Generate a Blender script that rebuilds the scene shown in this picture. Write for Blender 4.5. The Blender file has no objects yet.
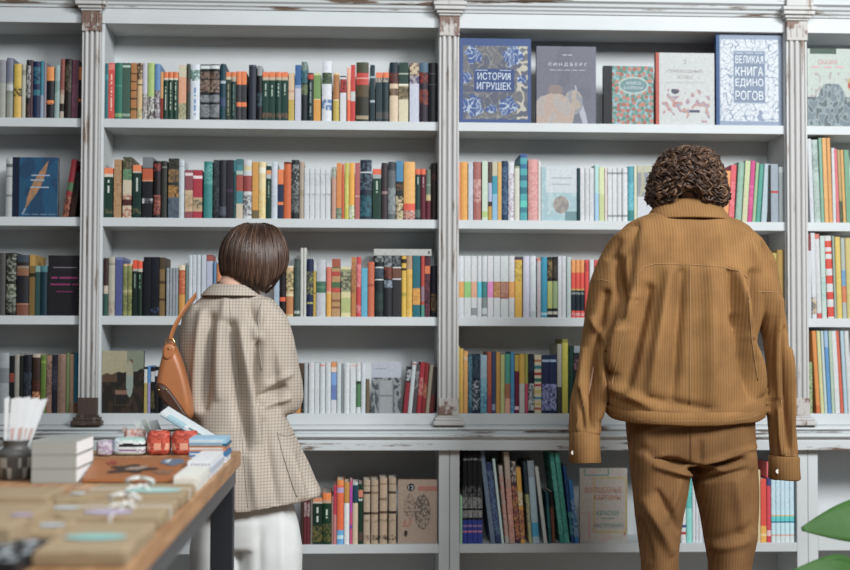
import bpy, bmesh, math, random
from mathutils import Vector, Matrix, noise
from mathutils.bvhtree import BVHTree
C = bpy.context.scene.collection
random.seed(7)
# ---------------------------------------------------------------- camera
F, PCX, PCY = 1450.0, 425.0, 285.0
CAMP = Vector((0, -5.1, 1.17))
YAW = math.atan(73/F); PITCH = math.atan(55/F); ROLL = 0.0029
RM = Matrix.Rotation(-YAW, 3, 'Z') @ Matrix.Rotation(math.pi/2+PITCH, 3, 'X') @ Matrix.Rotation(ROLL, 3, 'Z')
def P(px, py, Y):
    d = RM @ Vector(((px-PCX)/F, -(py-PCY)/F, -1))
    return CAMP + d*((Y-CAMP.y)/d.y)
def PZ(px, py, Z):
    d = RM @ Vector(((px-PCX)/F, -(py-PCY)/F, -1))
    return CAMP + d*((Z-CAMP.z)/d.z)
cam = bpy.data.cameras.new('camera'); camo = bpy.data.objects.new('camera', cam); C.objects.link(camo)
camo.matrix_world = Matrix.Translation(CAMP) @ RM.to_4x4()
cam.sensor_width = 36; cam.lens = F/850*36; cam.clip_start = .05
cam.dof.use_dof = True; cam.dof.focus_distance = 4.25; cam.dof.aperture_fstop = 3.0
bpy.context.scene.camera = camo
# ---------------------------------------------------------------- helpers
def lin(h, g=1.0, cap=.85):
    h = h.lstrip('#')
    if len(h) == 3: h = ''.join(c*2 for c in h)
    o = []
    for i in (0, 2, 4):
        v = int(h[i:i+2], 16)/255
        v = v/12.92 if v <= .04045 else ((v+.055)/1.055)**2.4
        o.append(min(v*g, cap))
    y = .3*o[0]+.55*o[1]+.15*o[2]
    return tuple(c+(y-c)*.14 for c in o)+(1,)
class MB:
    """collects polygons with a colour each, links them as one mesh object"""
    def __init__(s): s.v = []; s.f = []; s.c = []; s.sm = []
    def quad(s, pts, col=(1,1,1,1), smooth=False):
        n = len(s.v); s.v += [tuple(p) for p in pts]; s.f.append(tuple(range(n, n+len(pts)))); s.c.append(col); s.sm.append(smooth)
    def box(s, a, b, col=(1,1,1,1)):
        x0,y0,z0 = a; x1,y1,z1 = b
        q = [((x0,y0,z0),(x1,y0,z0),(x1,y0,z1),(x0,y0,z1)), ((x1,y1,z0),(x0,y1,z0),(x0,y1,z1),(x1,y1,z1)),
             ((x0,y1,z0),(x0,y0,z0),(x0,y0,z1),(x0,y1,z1)), ((x1,y0,z0),(x1,y1,z0),(x1,y1,z1),(x1,y0,z1)),
             ((x0,y0,z1),(x1,y0,z1),(x1,y1,z1),(x0,y1,z1)), ((x0,y1,z0),(x1,y1,z0),(x1,y0,z0),(x0,y0,z0))]
        n = len(s.v)
        vs = [(x0,y0,z0),(x1,y0,z0),(x1,y1,z0),(x0,y1,z0),(x0,y0,z1),(x1,y0,z1),(x1,y1,z1),(x0,y1,z1)]
        s.v += vs
        for f in ((0,1,5,4),(2,3,7,6),(3,0,4,7),(1,2,6,5),(4,5,6,7),(3,2,1,0)):
            s.f.append(tuple(n+i for i in f)); s.c.append(col); s.sm.append(False)
    def rings(s, rs, caps=True, col=(1,1,1,1), smooth=True, closed=True):
        n = len(s.v); m = len(rs[0])
        for r in rs: s.v += [tuple(p) for p in r]
        for i in range(len(rs)-1):
            for j in range(m if closed else m-1):
                k = (j+1) % m
                s.f.append((n+i*m+j, n+i*m+k, n+(i+1)*m+k, n+(i+1)*m+j)); s.c.append(col); s.sm.append(smooth)
        if caps:
            s.f.append(tuple(n+j for j in range(m))[::-1]); s.c.append(col); s.sm.append(False)
            s.f.append(tuple(n+(len(rs)-1)*m+j for j in range(m))); s.c.append(col); s.sm.append(False)
    def tube(s, pts, r, seg=8, col=(1,1,1,1), flat=1.0, up=None):
        pts = [Vector(p) for p in pts]; rs = []
        n = len(pts); rr = r if isinstance(r, (list, tuple)) else [r]*n
        prev = None
        for i, p in enumerate(pts):
            t = (pts[min(i+1, n-1)] - pts[max(i-1, 0)]).normalized()
            if prev is None:
                a = Vector(up) if up else (Vector((0,0,1)) if abs(t.z) < .9 else Vector((1,0,0)))
            else: a = prev
            u = (a - t*a.dot(t)).normalized(); w = t.cross(u); prev = u
            rs.append([p + u*math.cos(q)*rr[i]*flat + w*math.sin(q)*rr[i] for q in [2*math.pi*k/seg for k in range(seg)]])
        s.rings(rs, True, col)
    def ellipsoid(s, c, r, seg=20, rows=12, col=(1,1,1,1), M=None):
        c = Vector(c); rs = []
        for i in range(rows+1):
            ph = math.pi*i/rows; ring = []
            for j in range(seg):
                th = 2*math.pi*j/seg
                v = Vector((r[0]*math.sin(ph)*math.cos(th), r[1]*math.sin(ph)*math.sin(th), -r[2]*math.cos(ph)))
                if i in (0, rows): v += Vector((r[0]*.01*math.cos(th), r[1]*.01*math.sin(th), 0))
                if M: v = M @ v
                ring.append(c+v)
            rs.append(ring)
        s.rings(rs, True, col)
    def build(s, name, m, parent=None, bevel=0, weld=False, smooth=None):
        me = bpy.data.meshes.new(name); me.from_pydata(s.v, [], s.f)
        a = me.color_attributes.new('Col', 'FLOAT_COLOR', 'CORNER')
        k = 0; buf = []
        for f, c in zip(s.f, s.c): buf += list(c)*len(f)
        a.data.foreach_set('color', buf)
        me.polygons.foreach_set('use_smooth', s.sm if smooth is None else [smooth]*len(s.f))
        if m: me.materials.append(m)
        me.update()
        o = bpy.data.objects.new(name, me); C.objects.link(o)
        if weld:
            bm = bmesh.new(); bm.from_mesh(me); bmesh.ops.remove_doubles(bm, verts=bm.verts, dist=1e-5)
            bmesh.ops.recalc_face_normals(bm, faces=bm.faces); bm.to_mesh(me); bm.free()
        if bevel:
            b = o.modifiers.new('bevel', 'BEVEL'); b.width = bevel; b.segments = 2; b.limit_method = 'ANGLE'
        if parent: o.parent = parent
        return o
def tag(o, label=None, cat=None, group=None, kind=None):
    if label: o['label'] = label
    if cat: o['category'] = cat
    if group: o['group'] = group
    if kind: o['kind'] = kind
    return o
def empty(name, loc=(0,0,0)):
    o = bpy.data.objects.new(name, None); C.objects.link(o); o.location = loc; o.empty_display_size = .05
    return o
def shift(o, root):
    """a part built in place is put under its thing"""
    o.parent = root
    if root.type == 'EMPTY' or True:
        o.matrix_parent_inverse = Matrix.Translation(-Vector(root.location))
    return o
def bake(o):
    dg = bpy.context.evaluated_depsgraph_get(); dg.update()
    me = bpy.data.meshes.new_from_object(o.evaluated_get(dg)); me.name = o.name
    o.modifiers.clear(); o.data = me
    return o
def remesh(o, vox, smooth=6):
    m = o.modifiers.new('r', 'REMESH'); m.mode = 'VOXEL'; m.voxel_size = vox; m.use_smooth_shade = True
    s = o.modifiers.new('s', 'SMOOTH'); s.iterations = smooth; s.factor = .5
    mats = list(o.data.materials); bake(o)
    o.data.materials.clear()
    for x in mats: o.data.materials.append(x)
    o.data.polygons.foreach_set('use_smooth', [True]*len(o.data.polygons))
    return o
# ---------------------------------------------------------------- materials
def newmat(name, rough=.6, spec=.3):
    m = bpy.data.materials.new(name); m.use_nodes = True
    nt = m.node_tree; b = nt.nodes['Principled BSDF']
    b.inputs['Roughness'].default_value = rough; b.inputs['Specular IOR Level'].default_value = spec
    return m, nt, b
def flat(name, hexc, rough=.6, g=1, metal=0, spec=.3, nz=.0, nscale=40):
    m, nt, b = newmat(name, rough, spec); c = lin(hexc, g)
    b.inputs['Base Color'].default_value = c; b.inputs['Metallic'].default_value = metal
    tc = nt.nodes.new('ShaderNodeTexCoord'); n = nt.nodes.new('ShaderNodeTexNoise'); n.inputs['Scale'].default_value = nscale
    nt.links.new(tc.outputs['Object'], n.inputs['Vector'])
    mx = nt.nodes.new('ShaderNodeMix'); mx.data_type = 'RGBA'; mx.blend_type = 'MULTIPLY'
    mx.inputs['A'].default_value = c; cr = nt.nodes.new('ShaderNodeMapRange')
    cr.inputs['To Min'].default_value = 1-nz-.04; cr.inputs['To Max'].default_value = 1+nz*.3
    nt.links.new(n.outputs['Fac'], cr.inputs['Value']); mx.inputs['Factor'].default_value = 1
    nt.links.new(cr.outputs['Result'], mx.inputs['B']); nt.links.new(mx.outputs['Result'], b.inputs['Base Color'])
    return m
def attr_mat(name, rough=.5, spec=.35, bump=.0):
    m, nt, b = newmat(name, rough, spec)
    a = nt.nodes.new('ShaderNodeVertexColor'); a.layer_name = 'Col'
    tc = nt.nodes.new('ShaderNodeTexCoord'); n = nt.nodes.new('ShaderNodeTexNoise'); n.inputs['Scale'].default_value = 90
    nt.links.new(tc.outputs['Object'], n.inputs['Vector'])
    cr = nt.nodes.new('ShaderNodeMapRange'); cr.inputs['To Min'].default_value = .8; cr.inputs['To Max'].default_value = 1.15
    nt.links.new(n.outputs['Fac'], cr.inputs['Value'])
    mx = nt.nodes.new('ShaderNodeMix'); mx.data_type = 'RGBA'; mx.blend_type = 'MULTIPLY'; mx.inputs['Factor'].default_value = 1
    nt.links.new(a.outputs['Color'], mx.inputs['A']); nt.links.new(cr.outputs['Result'], mx.inputs['B'])
    nt.links.new(mx.outputs['Result'], b.inputs['Base Color'])
    return m
def worn_paint(name, cover, stretch=(1,1,1), base='#c9cfd1', brown='#7d6450'):
    m, nt, b = newmat(name, .5, .3); N = nt.nodes.new; L = nt.links.new
    tc = N('ShaderNodeTexCoord'); mp = N('ShaderNodeMapping'); mp.inputs['Scale'].default_value = stretch
    L(tc.outputs['Object'], mp.inputs['Vector'])
    n = N('ShaderNodeTexNoise'); n.inputs['Scale'].default_value = 12; n.inputs['Detail'].default_value = 6; n.inputs['Roughness'].default_value = .65
    L(mp.outputs['Vector'], n.inputs['Vector'])
    r = N('ShaderNodeValToRGB'); r.color_ramp.elements[0].position = cover-.03; r.color_ramp.elements[1].position = cover+.03
    r.color_ramp.elements[0].color = lin(brown); r.color_ramp.elements[1].color = lin(base)
    L(n.outputs['Fac'], r.inputs['Fac'])
    n2 = N('ShaderNodeTexNoise'); n2.inputs['Scale'].default_value = 5; L(mp.outputs['Vector'], n2.inputs['Vector'])
    mr = N('ShaderNodeMapRange'); mr.inputs['To Min'].default_value = .86; mr.inputs['To Max'].default_value = 1.05; L(n2.outputs['Fac'], mr.inputs['Value'])
    mx = N('ShaderNodeMix'); mx.data_type = 'RGBA'; mx.blend_type = 'MULTIPLY'; mx.inputs['Factor'].default_value = 1
    L(r.outputs['Color'], mx.inputs['A']); L(mr.outputs['Result'], mx.inputs['B']); L(mx.outputs['Result'], b.inputs['Base Color'])
    bp = N('ShaderNodeBump'); bp.inputs['Strength'].default_value = .15; bp.inputs['Distance'].default_value = .002
    L(n.outputs['Fac'], bp.inputs['Height']); L(bp.outputs['Normal'], b.inputs['Normal'])
    return m
M_white = worn_paint('white_paint', .22)
M_back = worn_paint('back_panel_paint', .05, base='#cbd0d2')
M_mould = worn_paint('worn_moulding_paint', .405, (.25, 3, 2.2), brown='#6d5847')
M_pil = worn_paint('worn_pilaster_paint', .375, (3, 1, .25), base='#c2c2c0', brown='#8a7362')
M_block = worn_paint('bare_worn_block', .5, (1.5, 1, 1), base='#bab6b2', brown='#7a5f52')
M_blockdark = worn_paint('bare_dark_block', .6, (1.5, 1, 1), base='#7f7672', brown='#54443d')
M_book = attr_mat('printed_book_cover', .5, .22)
M_page = flat('page_paper', '#dcd6c6', .85, nz=.12, nscale=300)
M_text = {}
def text_mat(h, g=1.3):
    if h not in M_text: M_text[h] = flat('lettering_'+h.strip('#'), h, .5, g=g)
    return M_text[h]
# ---------------------------------------------------------------- room shell and bookcases
Z0 = 0.0
fl = MB(); fl.box((-3.2, -6.5, -.05), (3.6, .5, 0)); 
mf, nt, bb = newmat('floor_planks', .55)
tc = nt.nodes.new('ShaderNodeTexCoord'); br = nt.nodes.new('ShaderNodeTexBrick'); br.inputs['Scale'].default_value = 1
br.inputs['Brick Width'].default_value = 1.4; br.inputs['Row Height'].default_value = .14; br.inputs['Mortar Size'].default_value = .003
br.inputs['Color1'].default_value = lin('#8b6f52'); br.inputs['Color2'].default_value = lin('#7a5f45'); br.inputs['Mortar'].default_value = lin('#3a2c20')
nt.links.new(tc.outputs['Object'], br.inputs['Vector']); nt.links.new(br.outputs['Color'], bb.inputs['Base Color'])
tag(fl.build('floor', mf), kind='structure')
wl = MB(); wl.box((-3.2, .27, 0), (3.6, .37, 3.3)); tag(wl.build('wall_back', flat('wall_plaster', '#c9cbc8', .9)), kind='structure')

def X0(px, y=220): return P(px, y, 0).x
def zrow(a, b): return (P(270, a, 0).z + P(620, b, 0).z)/2
ZS = [zrow(121, 123.2), zrow(219, 220.6), zrow(316.2, 318), zrow(413.6, 413.4), zrow(545.5, 543)]
TH = .031
BK = .215
ztop_open = zrow(25.5, 31)
z_corn = zrow(12, 15)
ztopmost = z_corn + .12
z_led0 = zrow(424.7, 424.7); z_led1 = zrow(449.8, 449.8)
ZB5 = ZS[4]
PILX = [(X0(81.7, 200), X0(100.5, 200)), (X0(438.8, 210), X0(458.4, 210)), (X0(785.7, 220), X0(806, 220))]
uppers = [(-2.2 + 0, PILX[0][0], PILX[0][1])]
pc = [ (a+b)/2 for a, b in PILX ]
clear = [(-1.9, PILX[0][0]+.003), (X0(102.8), X0(437.8)), (X0(458.6), X0(785)), (X0(807), 2.35)]
outer = [(-1.93, pc[0]-.0005), (pc[0]+.0005, pc[1]-.0005), (pc[1]+.0005, pc[2]-.0005), (pc[2]+.0005, 2.38)]
blab = ['white painted shelf unit at the far left, in shade, left of the brown-footed pilaster',
        'white painted shelf unit of packed books behind the person in checked coat',
        'white painted shelf unit with decorated picture books face out, behind the corduroy jacket',
        'white painted shelf unit at the far right edge, right of the last pilaster']
for i in range(4):
    (c0, c1), (o0, o1) = clear[i], outer[i]
    r = empty('bookcase', ((o0+o1)/2, 0, z_led1)); tag(r, blab[i], 'bookcase', 'upper bookcase units')
    def part(nm, m, mat): return shift(m.build(nm, mat, bevel=.0012), r)
    m = MB(); m.box((o0, 0, z_led0), (c0, BK, z_corn)); part('side_panel', m, M_white)
    m = MB(); m.box((c1, 0, z_led0), (o1, BK, z_corn)); part('side_panel', m, M_white)
    m = MB(); m.box((o0, BK+.0002, z_led0), (o1, BK+.015, z_corn)); part('back_panel', m, M_back)
    for k in range(3):
        m = MB(); m.box((c0+.0002, 0, ZS[k]-TH), (c1-.0002, BK-.0002, ZS[k])); part('shelf', m, M_white)
    m = MB(); m.box((o0, -.001, z_led0), (o1, BK-.0002, ZS[3])); part('bottom_shelf', m, M_white)
    m = MB(); m.box((o0, -.006, ztop_open), (o1, BK-.0002, z_corn)); part('top_rail', m, M_white)
# crown moulding running over all units
def profile_x(name, prof, x0, x1, mat, label, cat, kind=None):
    m = MB(); rs = [[(x, y, z) for y, z in prof] for x in (x0, x1)]
    m.rings(rs, True, smooth=False); o = m.build(name, mat, weld=True)
    tag(o, label, cat, kind=kind); return o
zc = z_corn
profile_x('crown_moulding', [(.2, zc+.001), (-.012, zc+.001), (-.014, zc+.008), (-.022, zc+.013), (-.024, zc+.02), (-.034, zc+.025), (-.037, zc+.034), (-.05, zc+.04), (-.052, zc+.055), (-.06, zc+.075), (-.06, zc+.12), (.2, zc+.12)],
          -1.93, 2.38, M_mould, 'white crown moulding with worn brown edges running along the top of the bookcases', 'moulding')
# ledge between the upper and lower units, a worn moulded worktop
a, b = z_led0, z_led1
h = a-b
profile_x('counter_ledge', [(.2, a-.0005), (-.016, a-.0005), (-.03, a-.003), (-.036, a-.008), (-.038, a-.014), (-.03, a-.018), (-.026, a-.021), (-.026, a-.026), (-.044, a-.030), (-.048, a-.036), (-.048, a-.040), (-.04, a-.046), (-.03, a-.050), (-.034, a-.056), (-.034, b+.001), (.2, b+.001)],
          -1.93, 2.38, M_mould, 'long worn white counter ledge with rounded mouldings, above the lower shelf openings', 'ledge')
# pilasters
pl = ['fluted white pilaster with a dark brown bare foot, at far left', 'fluted white pilaster with flaked brown foot in the middle of the bookcases',
      'fluted white pilaster behind the corduroy sleeve, cleanest foot of the three']
def fy(px): return P(270, px, 0).z
for i, (x0, x1) in enumerate(PILX):
    r = empty('pilaster', (pc[i], -.02, z_led0)); tag(r, pl[i], 'pilaster', 'fluted pilasters')
    w = x1-x0; zb = fy(397.5); zf = P(270, 415, 0).z; zt = zrow(36, 39)
    n = 72; prof = []
    for k in range(n+1):
        u = k/n; d = .022
        v = (u-.09)/.82
        if 0 < v < 1:
            ph = (v*3) % 1; d = .022 + .007*math.sqrt(max(0, 1-((ph-.5)/.36)**2)) - .005*(1 if abs(ph-.5) > .36 else 0)
        prof.append((x0+u*w, -d))
    prof += [(x1, .0), (x0, .0)]
    prof = [(x, y-.0005 if y == 0 else y) for x, y in prof]
    m = MB(); m.rings([[(x, y, z) for x, y in prof] for z in (zb, zt)], True, smooth=False)
    shift(m.build('shaft', M_pil), r)
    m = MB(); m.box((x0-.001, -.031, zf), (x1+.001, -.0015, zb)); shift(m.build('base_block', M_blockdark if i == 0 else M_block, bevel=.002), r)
    m = MB()
    for (e, d, za, zz) in ((.006, .037, zf-.006, zf), (.014, .046, zf-.018, zf-.006), (.020, .052, z_led0, zf-.018)):
        m.box((x0-e, -d, za), (x1+e, -.0012, zz))
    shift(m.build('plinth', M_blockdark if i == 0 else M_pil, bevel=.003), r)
    m = MB(); m.box((x0-.001, -.033, zt), (x1+.001, -.0065, z_corn-.016))
    for k in range(3):
        cx = x0+w*(.2+.3*k); m.box((cx-.003, -.036, zt+.012), (cx+.003, -.032, zt+.055))
    shift(m.build('neck_block', M_block, bevel=.002), r)
    m = MB()
    for (e, d, za, zz) in ((.004, .04, z_corn-.016, z_corn-.008), (.012, .05, z_corn-.008, z_corn+.002), (.02, .062, z_corn+.002, z_corn+.016), (.024, .07, z_corn+.016, z_corn+.03), (.012, .068, z_corn+.03, z_corn+.12)):
        m.box((x0-e, -d, za), (x1+e, -.0065 if zz < z_corn else -.0125 if za < z_corn else -.0245 if zz < z_corn+.02 else -.0375 if zz < z_corn+.04 else -.0605, zz))
    shift(m.build('capital', M_pil, bevel=.003), r)
# lower units
def XL(px): return P(px, 500, 0).x
lows = [(-1.93, XL(90), -1.9, XL(88), -1), (XL(90)+.001, XL(449.3), XL(100), XL(438.8), 0), (XL(449.8), XL(807.8), XL(459.5), XL(797), 0), (XL(808.2), 2.38, XL(818), 2.35, 1)]
ll = ['white lower shelf unit at far left, mostly hidden behind the table', 'white lower shelf unit behind the table and the checked coat',
      'white lower shelf unit behind the brown corduroy trousers', 'white lower shelf unit at far right behind the green leaf']
for i, (o0, o1, c0, c1, k) in enumerate(lows):
    r = empty('lower_bookcase', ((o0+o1)/2, 0, 0)); tag(r, ll[i], 'bookcase', 'lower bookcase units')
    def part(nm, m, mat=M_white): return shift(m.build(nm, mat, bevel=.0012), r)
    m = MB(); m.box((o0, 0, 0), (c0, .27, z_led1)); part('side_panel', m)
    m = MB(); m.box((c1, 0, 0), (o1, .27, z_led1)); part('side_panel', m)
    m = MB(); m.box((c0+.0002, .25, .06), (c1-.0002, .265, z_led1)); part('back_panel', m, M_back)
    zt = ZB5 if i < 3 else P(830, 534.5, 0).z
    m = MB(); m.box((c0+.0002, 0, ZB5-TH if i < 3 else ZB5-.028), (c1-.0002, .2498, zt)); part('shelf', m)
    m = MB(); m.box((c0+.0002, 0.01, .0), (c1-.0002, .2498, .1)); part('plinth', m)
# ---------------------------------------------------------------- books standing spine out
# line: [n*] x0 x1 ytop [xtop] | spine colour | bands | short look | extra look
S = {}
S['b2r1'] = '''
104 108 63.5|1f6a70|.2-.3#2c8a90|thin teal|
108 114.3 63|c8463f|.02-.12#d9736a t#e8c0b0@.2-.85|coral red|with pale title
114.5 122 63|1c6b57|.9-.96#7fa06a .4-.42#3b8570|bright green|
122 130 63|3c5a4e|.04-.08#a8c0b0 .9-.95#8aa08a|dull green|
130.5 136.5 63|a8713f|.18-.2#4a3324 .32-.34#4a3324 .48-.5#4a3324 .62-.65#4a3324 .8-.84#5a4a24|tan brown|with dark rings
137 142 63|c9a878|0-.3~231f1c,c9a878,4a3a2c .38-.4#2a2320 .82-1~8a8a4a,d0c09a|beige|with black pattern on top
142.3 147 63|b8b6c4|.55-1~8a8a7c,c0bcc0,7a6a64|pale lilac|
147.2 154 63|9fb86a|.6-1~3a3036,b8b8b0,2a2428,c8c8c0|light green|over black and white foot
154.3 160 64|5b86b5|.48-1~4a3038,8f8f95,5a4a50,c0c0c4|blue|over a dark patterned foot
160.2 163 72|c99a5e|.55-1#8a2f20|slim tan|
3* 163.2 178 72|163a2e|0-.13#d9733f .13-.17#cfc4b0 t#b8c2ae@.22-.8|dark green|with orange top band
178.3 186 65|d49a78|0-.22~b8c2a0,d0b8a0 .7-1~7c8060,b0a888|salmon|with pale green ends
186.4 190 64|3c4238|.3-.5#5a4038|slim dark grey|
190.2 199.6 64.5|c9d2d8|.1-.3~3f6f60,c9d2d8,5a8a78 t#5f86b8@.42-.94|broad white|with green sprig and blue title
2* 200 219.6 64.5|141a1e|.02-.08#c9d0d0 .13-.26~6a5448,7a6454,2a2420 .28-.5~6a5448,8a7464,3a2c28 .55-.68~7d8488,5a6064 .72-.95~7d8488,5a6064|thick black|with brown and silver picture panels
220 225.5 64|173f4c|.3-.35#9fb0b8 .6-.75#3a4a6c|petrol blue|
225.7 230.6 72|2c3c30|0-.1#d9733f .1-.16#c0b49a t#9a9a80@.25-.9|olive green|with orange top band
230.8 236 72|173530|0-.1#d9733f .1-.2~b0a890,8a7a68 t#5a7a70@.25-.9|blackish green|with orange top band
2* 236.3 246.6 71.5|37383c|0-.27#e07a40 .63-.72#e0763c|dark grey|with two bright orange bands
248.5 256 65|2a2f3c|0-.03#4a505c|slate black|
257 262 66|1a1c20|0-.18#8a9090 .5-.75~3a5a60,22282c|black|with grey top
4* 262.4 288 72|133a32|0-.11#df7642 .11-.17#b8a890 t#a8b8a8@.24-.5 .84-.95~6a5040,1a3a30|bottle green|with orange top band
288.3 294.2 73|c9b090|.56-1#b8a040 .36-.4#c08a78|beige|over mustard foot
294.8 301 65|b6b9c8|0-.36#2f5f95 .36-.42#7f98b8|lilac white|with blue top
301.2 307.3 62|1b232a|0-.15~5a7068,7a9088 .15-.36~2a5a68,3f7f88,1f4a50 .38-.56~6f7a50,3a5040|tall black|with sea green top
307.6 313.3 73|14262a|.03-.13#b84030 t#8a9a98@.2-.9|black|with red top stripe
313.5 320.6 73|6f8f50|0-.05#b8c088 .54-1#cf9030 .54-.56#e0c080|green|over orange foot
321.8 331.6 61.5|ccd0d6|.19-.38~3a4a38,5a7050,2c3a2c .64-.82~ccd0d6,2f5f95,3a74a8|tall white|with green band and blue bird
333 339.2 73|a5703c|0-.04#d8c090 .55-1#b8a040 .55-.57#e0d0a0|brown|over mustard foot
340 346.2 76|c8c8cc|0-.03#3a3a3c .07-.37~8a2024,c03a38,2a1418|white|with dark red picture
346.8 350.4 68|e0a080|.6-1#e0603c|slim salmon|
350.6 355.2 65|c0352f|.47-.64#b8bcb8|red|with a white label
356 368.6 62.5|2c2c22|0-.17~3a4a30,4a4030 .18-.38#b83a30 .26-.28#d89a88 .38-.58~5a4428,4a4030 .9-.96#9a8a70|very thick dark|with red band and pale edge
370 374.8 65|1d3338|.2-.23#a0b0b8 .62-.66#a0b0b8|dark teal|
2* 375.8 389 72.5|22363c|0-.11#df7040 .11-.2~b0a898,2a3a48 .8-.94#4a4a48|slate green|with orange top band
389.5 398.2 62.5|cdb89b|0-.18#1d2d36 .18-.36~6a2c28,3c2c2c .44-.56~8a7058,4a3c30|cream|with navy and red top
398.6 408.3 62.5|c8bfa0|0-.36#1c3a30 .18-.2#a8b0a0 .36-.38#d8d8c8 .4-.62~6a5c40,3a3424,8a7c5c|pale cream|with dark green top
409.5 419 63|b6baca|0-.22~c0b090,5a3c40 .22-.35~3c3468,a8a0a0|lilac grey|with purple patterned top
419.3 428 63|2c2430|0-.16#4a6478 .16-.35~8a3430,2c2024 .45-.7~8a3c2c,30242c,5a2c30|dark plum|with blue top
428.4 437.4 63|15181c|.18-.19#50545a .36-.37#50545a|solid black|
'''
S['b2r2'] = '''
103.8 112.6 168|14362a|0-.12#df7642 .12-.18#c8c0b0 t#c0c8c0@.24-.5 .82-.92~5a5a38,14362a|dark green|with orange top band
113.5 121 159.5|a8815a|.1-.8~a8815a,b08c64,9a7048|mottled tan|
122.5 131.2 157|c0b49a|0-.2~3a3c30,6a6448 .2-.38~4a7050,6a9068 .6-.7~9a5040,c0b49a .7-.8#4a2420 .8-1~a05a48,c8bca0|tall cream|with green and red pictures
132.4 141 165|12302a|0-.12#df7a48 .12-.15#b8b0a0 t#b8c0b8@.24-.5 .82-.92~5a5a38,14302a|blackish green|with orange top band
142 152.4 157|191b20|0-.18#6f7478 .19-.38#b5532f .38-.4#d09070 .68-.76~191b20,b8bcc0,191b20|thick black|with grey and orange top
153.4 160.2 161|20191c|.05-.18~9a3c38,2a1c20 .6-.95~7a3c34,20191c,a05a4c|black|with red flecks
161 166.6 161|32342f|.1-.12#7a7c78|slim charcoal|
168 178.3 158.5|2c2c2a|0-.15~3c3c30,20201e .18-.4~6a5438,3a3028,8a6c40 .45-.65~b08038,2c2824,8a6430 .65-1~4a5a68,5a6470,3c4a58|dark mosaic|with gold figure
178.6 184 160|b9c3c8|.1-.12#a0aab0|pale blue grey|
184.5 192.6 170|8a4a52|.06-.12#d8c8c8 .42-.86#c0a482 .5-.8~a08462,c0a482|rose brown|with tan label
192.8 202 170|a62b3c|.12-.18#e0d0d0 .57-.86#b89a78 .62-.8~5a6048,b89a78|crimson|with beige label
203.5 212.2 161.5|2b7f7c|.06-.4~2b7f7c,5aa09a|plain teal|
213 219 160|1d2226|.0-.9~1d2226,3a4248|black|
219.3 226 160|24262f|.8-.95#4a505c|blue black|
226.3 233 160|26222c|.5-.55#3a2c48|black purple|
233.2 235.8 160|1f4a50|0-.2#2f7078|slim dark teal|
236 242.8 159|3f8088|0-.1#3a6a70 .2-.26#a8b8b0 .27-.54#a04c40 .75-1#c0b49c|pale teal|with red label
243.2 251.6 160|c0c2c4|.1-.18#c8b890 .27-.54#93403c .6-.95~c0c2c4,3a3a40,8a8c90|white|with red label and black figure
252 258.4 162|c9913a|.85-1#6a5c3a|ochre|
258.7 265.6 162|dccb94|.1-.2#e0dcc8 .5-1~d9b868,dccb94|cream yellow|
266 271 166|173a30|.08-.16#d98a50 .16-.24#a8b0b0 t#8a9a90@.3-.6|forest green|with orange and grey top
271.3 277.4 162|bcc6d0|.4-.8~bcc6d0,a8b4c0|pale blue|
277.6 283.4 169.5|22304a|0-.3#e0753c .66-.72#e0763c|navy|with two orange bands
283.6 291 162|c75f2a|0-.04#6a3018|solid orange|
291.2 298.8 160|23282a|.08-.5~2c3030,8a9090,23282a .5-.9~23282a,6a7070|black and silver|
299.3 303.8 161.5|a79684|.5-.6#97866e|taupe|
5* 304.2 330.8 168|c3c8cb|.1-.35~c3c8cb,b3b8bc .5-.54~9a9ea2,c3c8cb|white|of a matching set
331.4 336 167|b8907c|0-.2~a8b0a0,708478 |pinkish brown|with grey green top
336.3 341.6 163|cf7f3a|.8-1~8a9480,506a50|amber|with grey green foot
341.8 344 164|d0562c||thin red orange|
344.3 348.8 163|b9b445|.3-.8~b9b445,c6c060|yellow green|
349 354.4 163|e0a02c|.75-1~d0ccb8,8aa030,c8c8c0|yellow orange|with white foot
354.8 359.8 163|a85a58|.58-.6#cf9a90|dusty red|
360 371.6 160|1a2a38|.05-.5~1a2430,4a6070,0f1a24 .2-.22#c0c8cc .6-.95~1f4a58,2a6470,1a3440|thick midnight blue|with silver pattern
372.6 381 169|183a30|0-.11#d9603c .11-.19#9aa0a0 t#a8b8a8@.24-.5|dark green|with red orange top
381.4 387.6 163|3a3236|.5-.55#8a7070|dark brown|
388 395.6 162|5c6264|0-.15#3c4044 .45-.9~8a9294,6c7274|grey|
396 403.2 161|22282c|0-.35#3f7fa5 .4-.5~6a4a30,22282c .6-1~c8b890,22282c,9a8a60|black|with sky blue top
403.6 415 162|dba452|.72-.84#d8503c .84-1~c08878,7a4a44,d0a090|thick golden|with red foot band
415.2 420.4 169|1d3a38|0-.11#d9603c t#a8b8b8@.16-.36 .8-.95#50605c|dark teal|with orange top
420.6 425.6 169|5c1f2c|0-.11#d9603c t#a89098@.16-.36|maroon|with orange top
426 430.6 169.5|5a1f2a|0-.5#5f7060 .5-.62#b8a878 .3-.32#8a9a88|olive over maroon|
431 437.3 163|1f1715|.2-.3#3a201c|brown black|
'''
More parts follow.
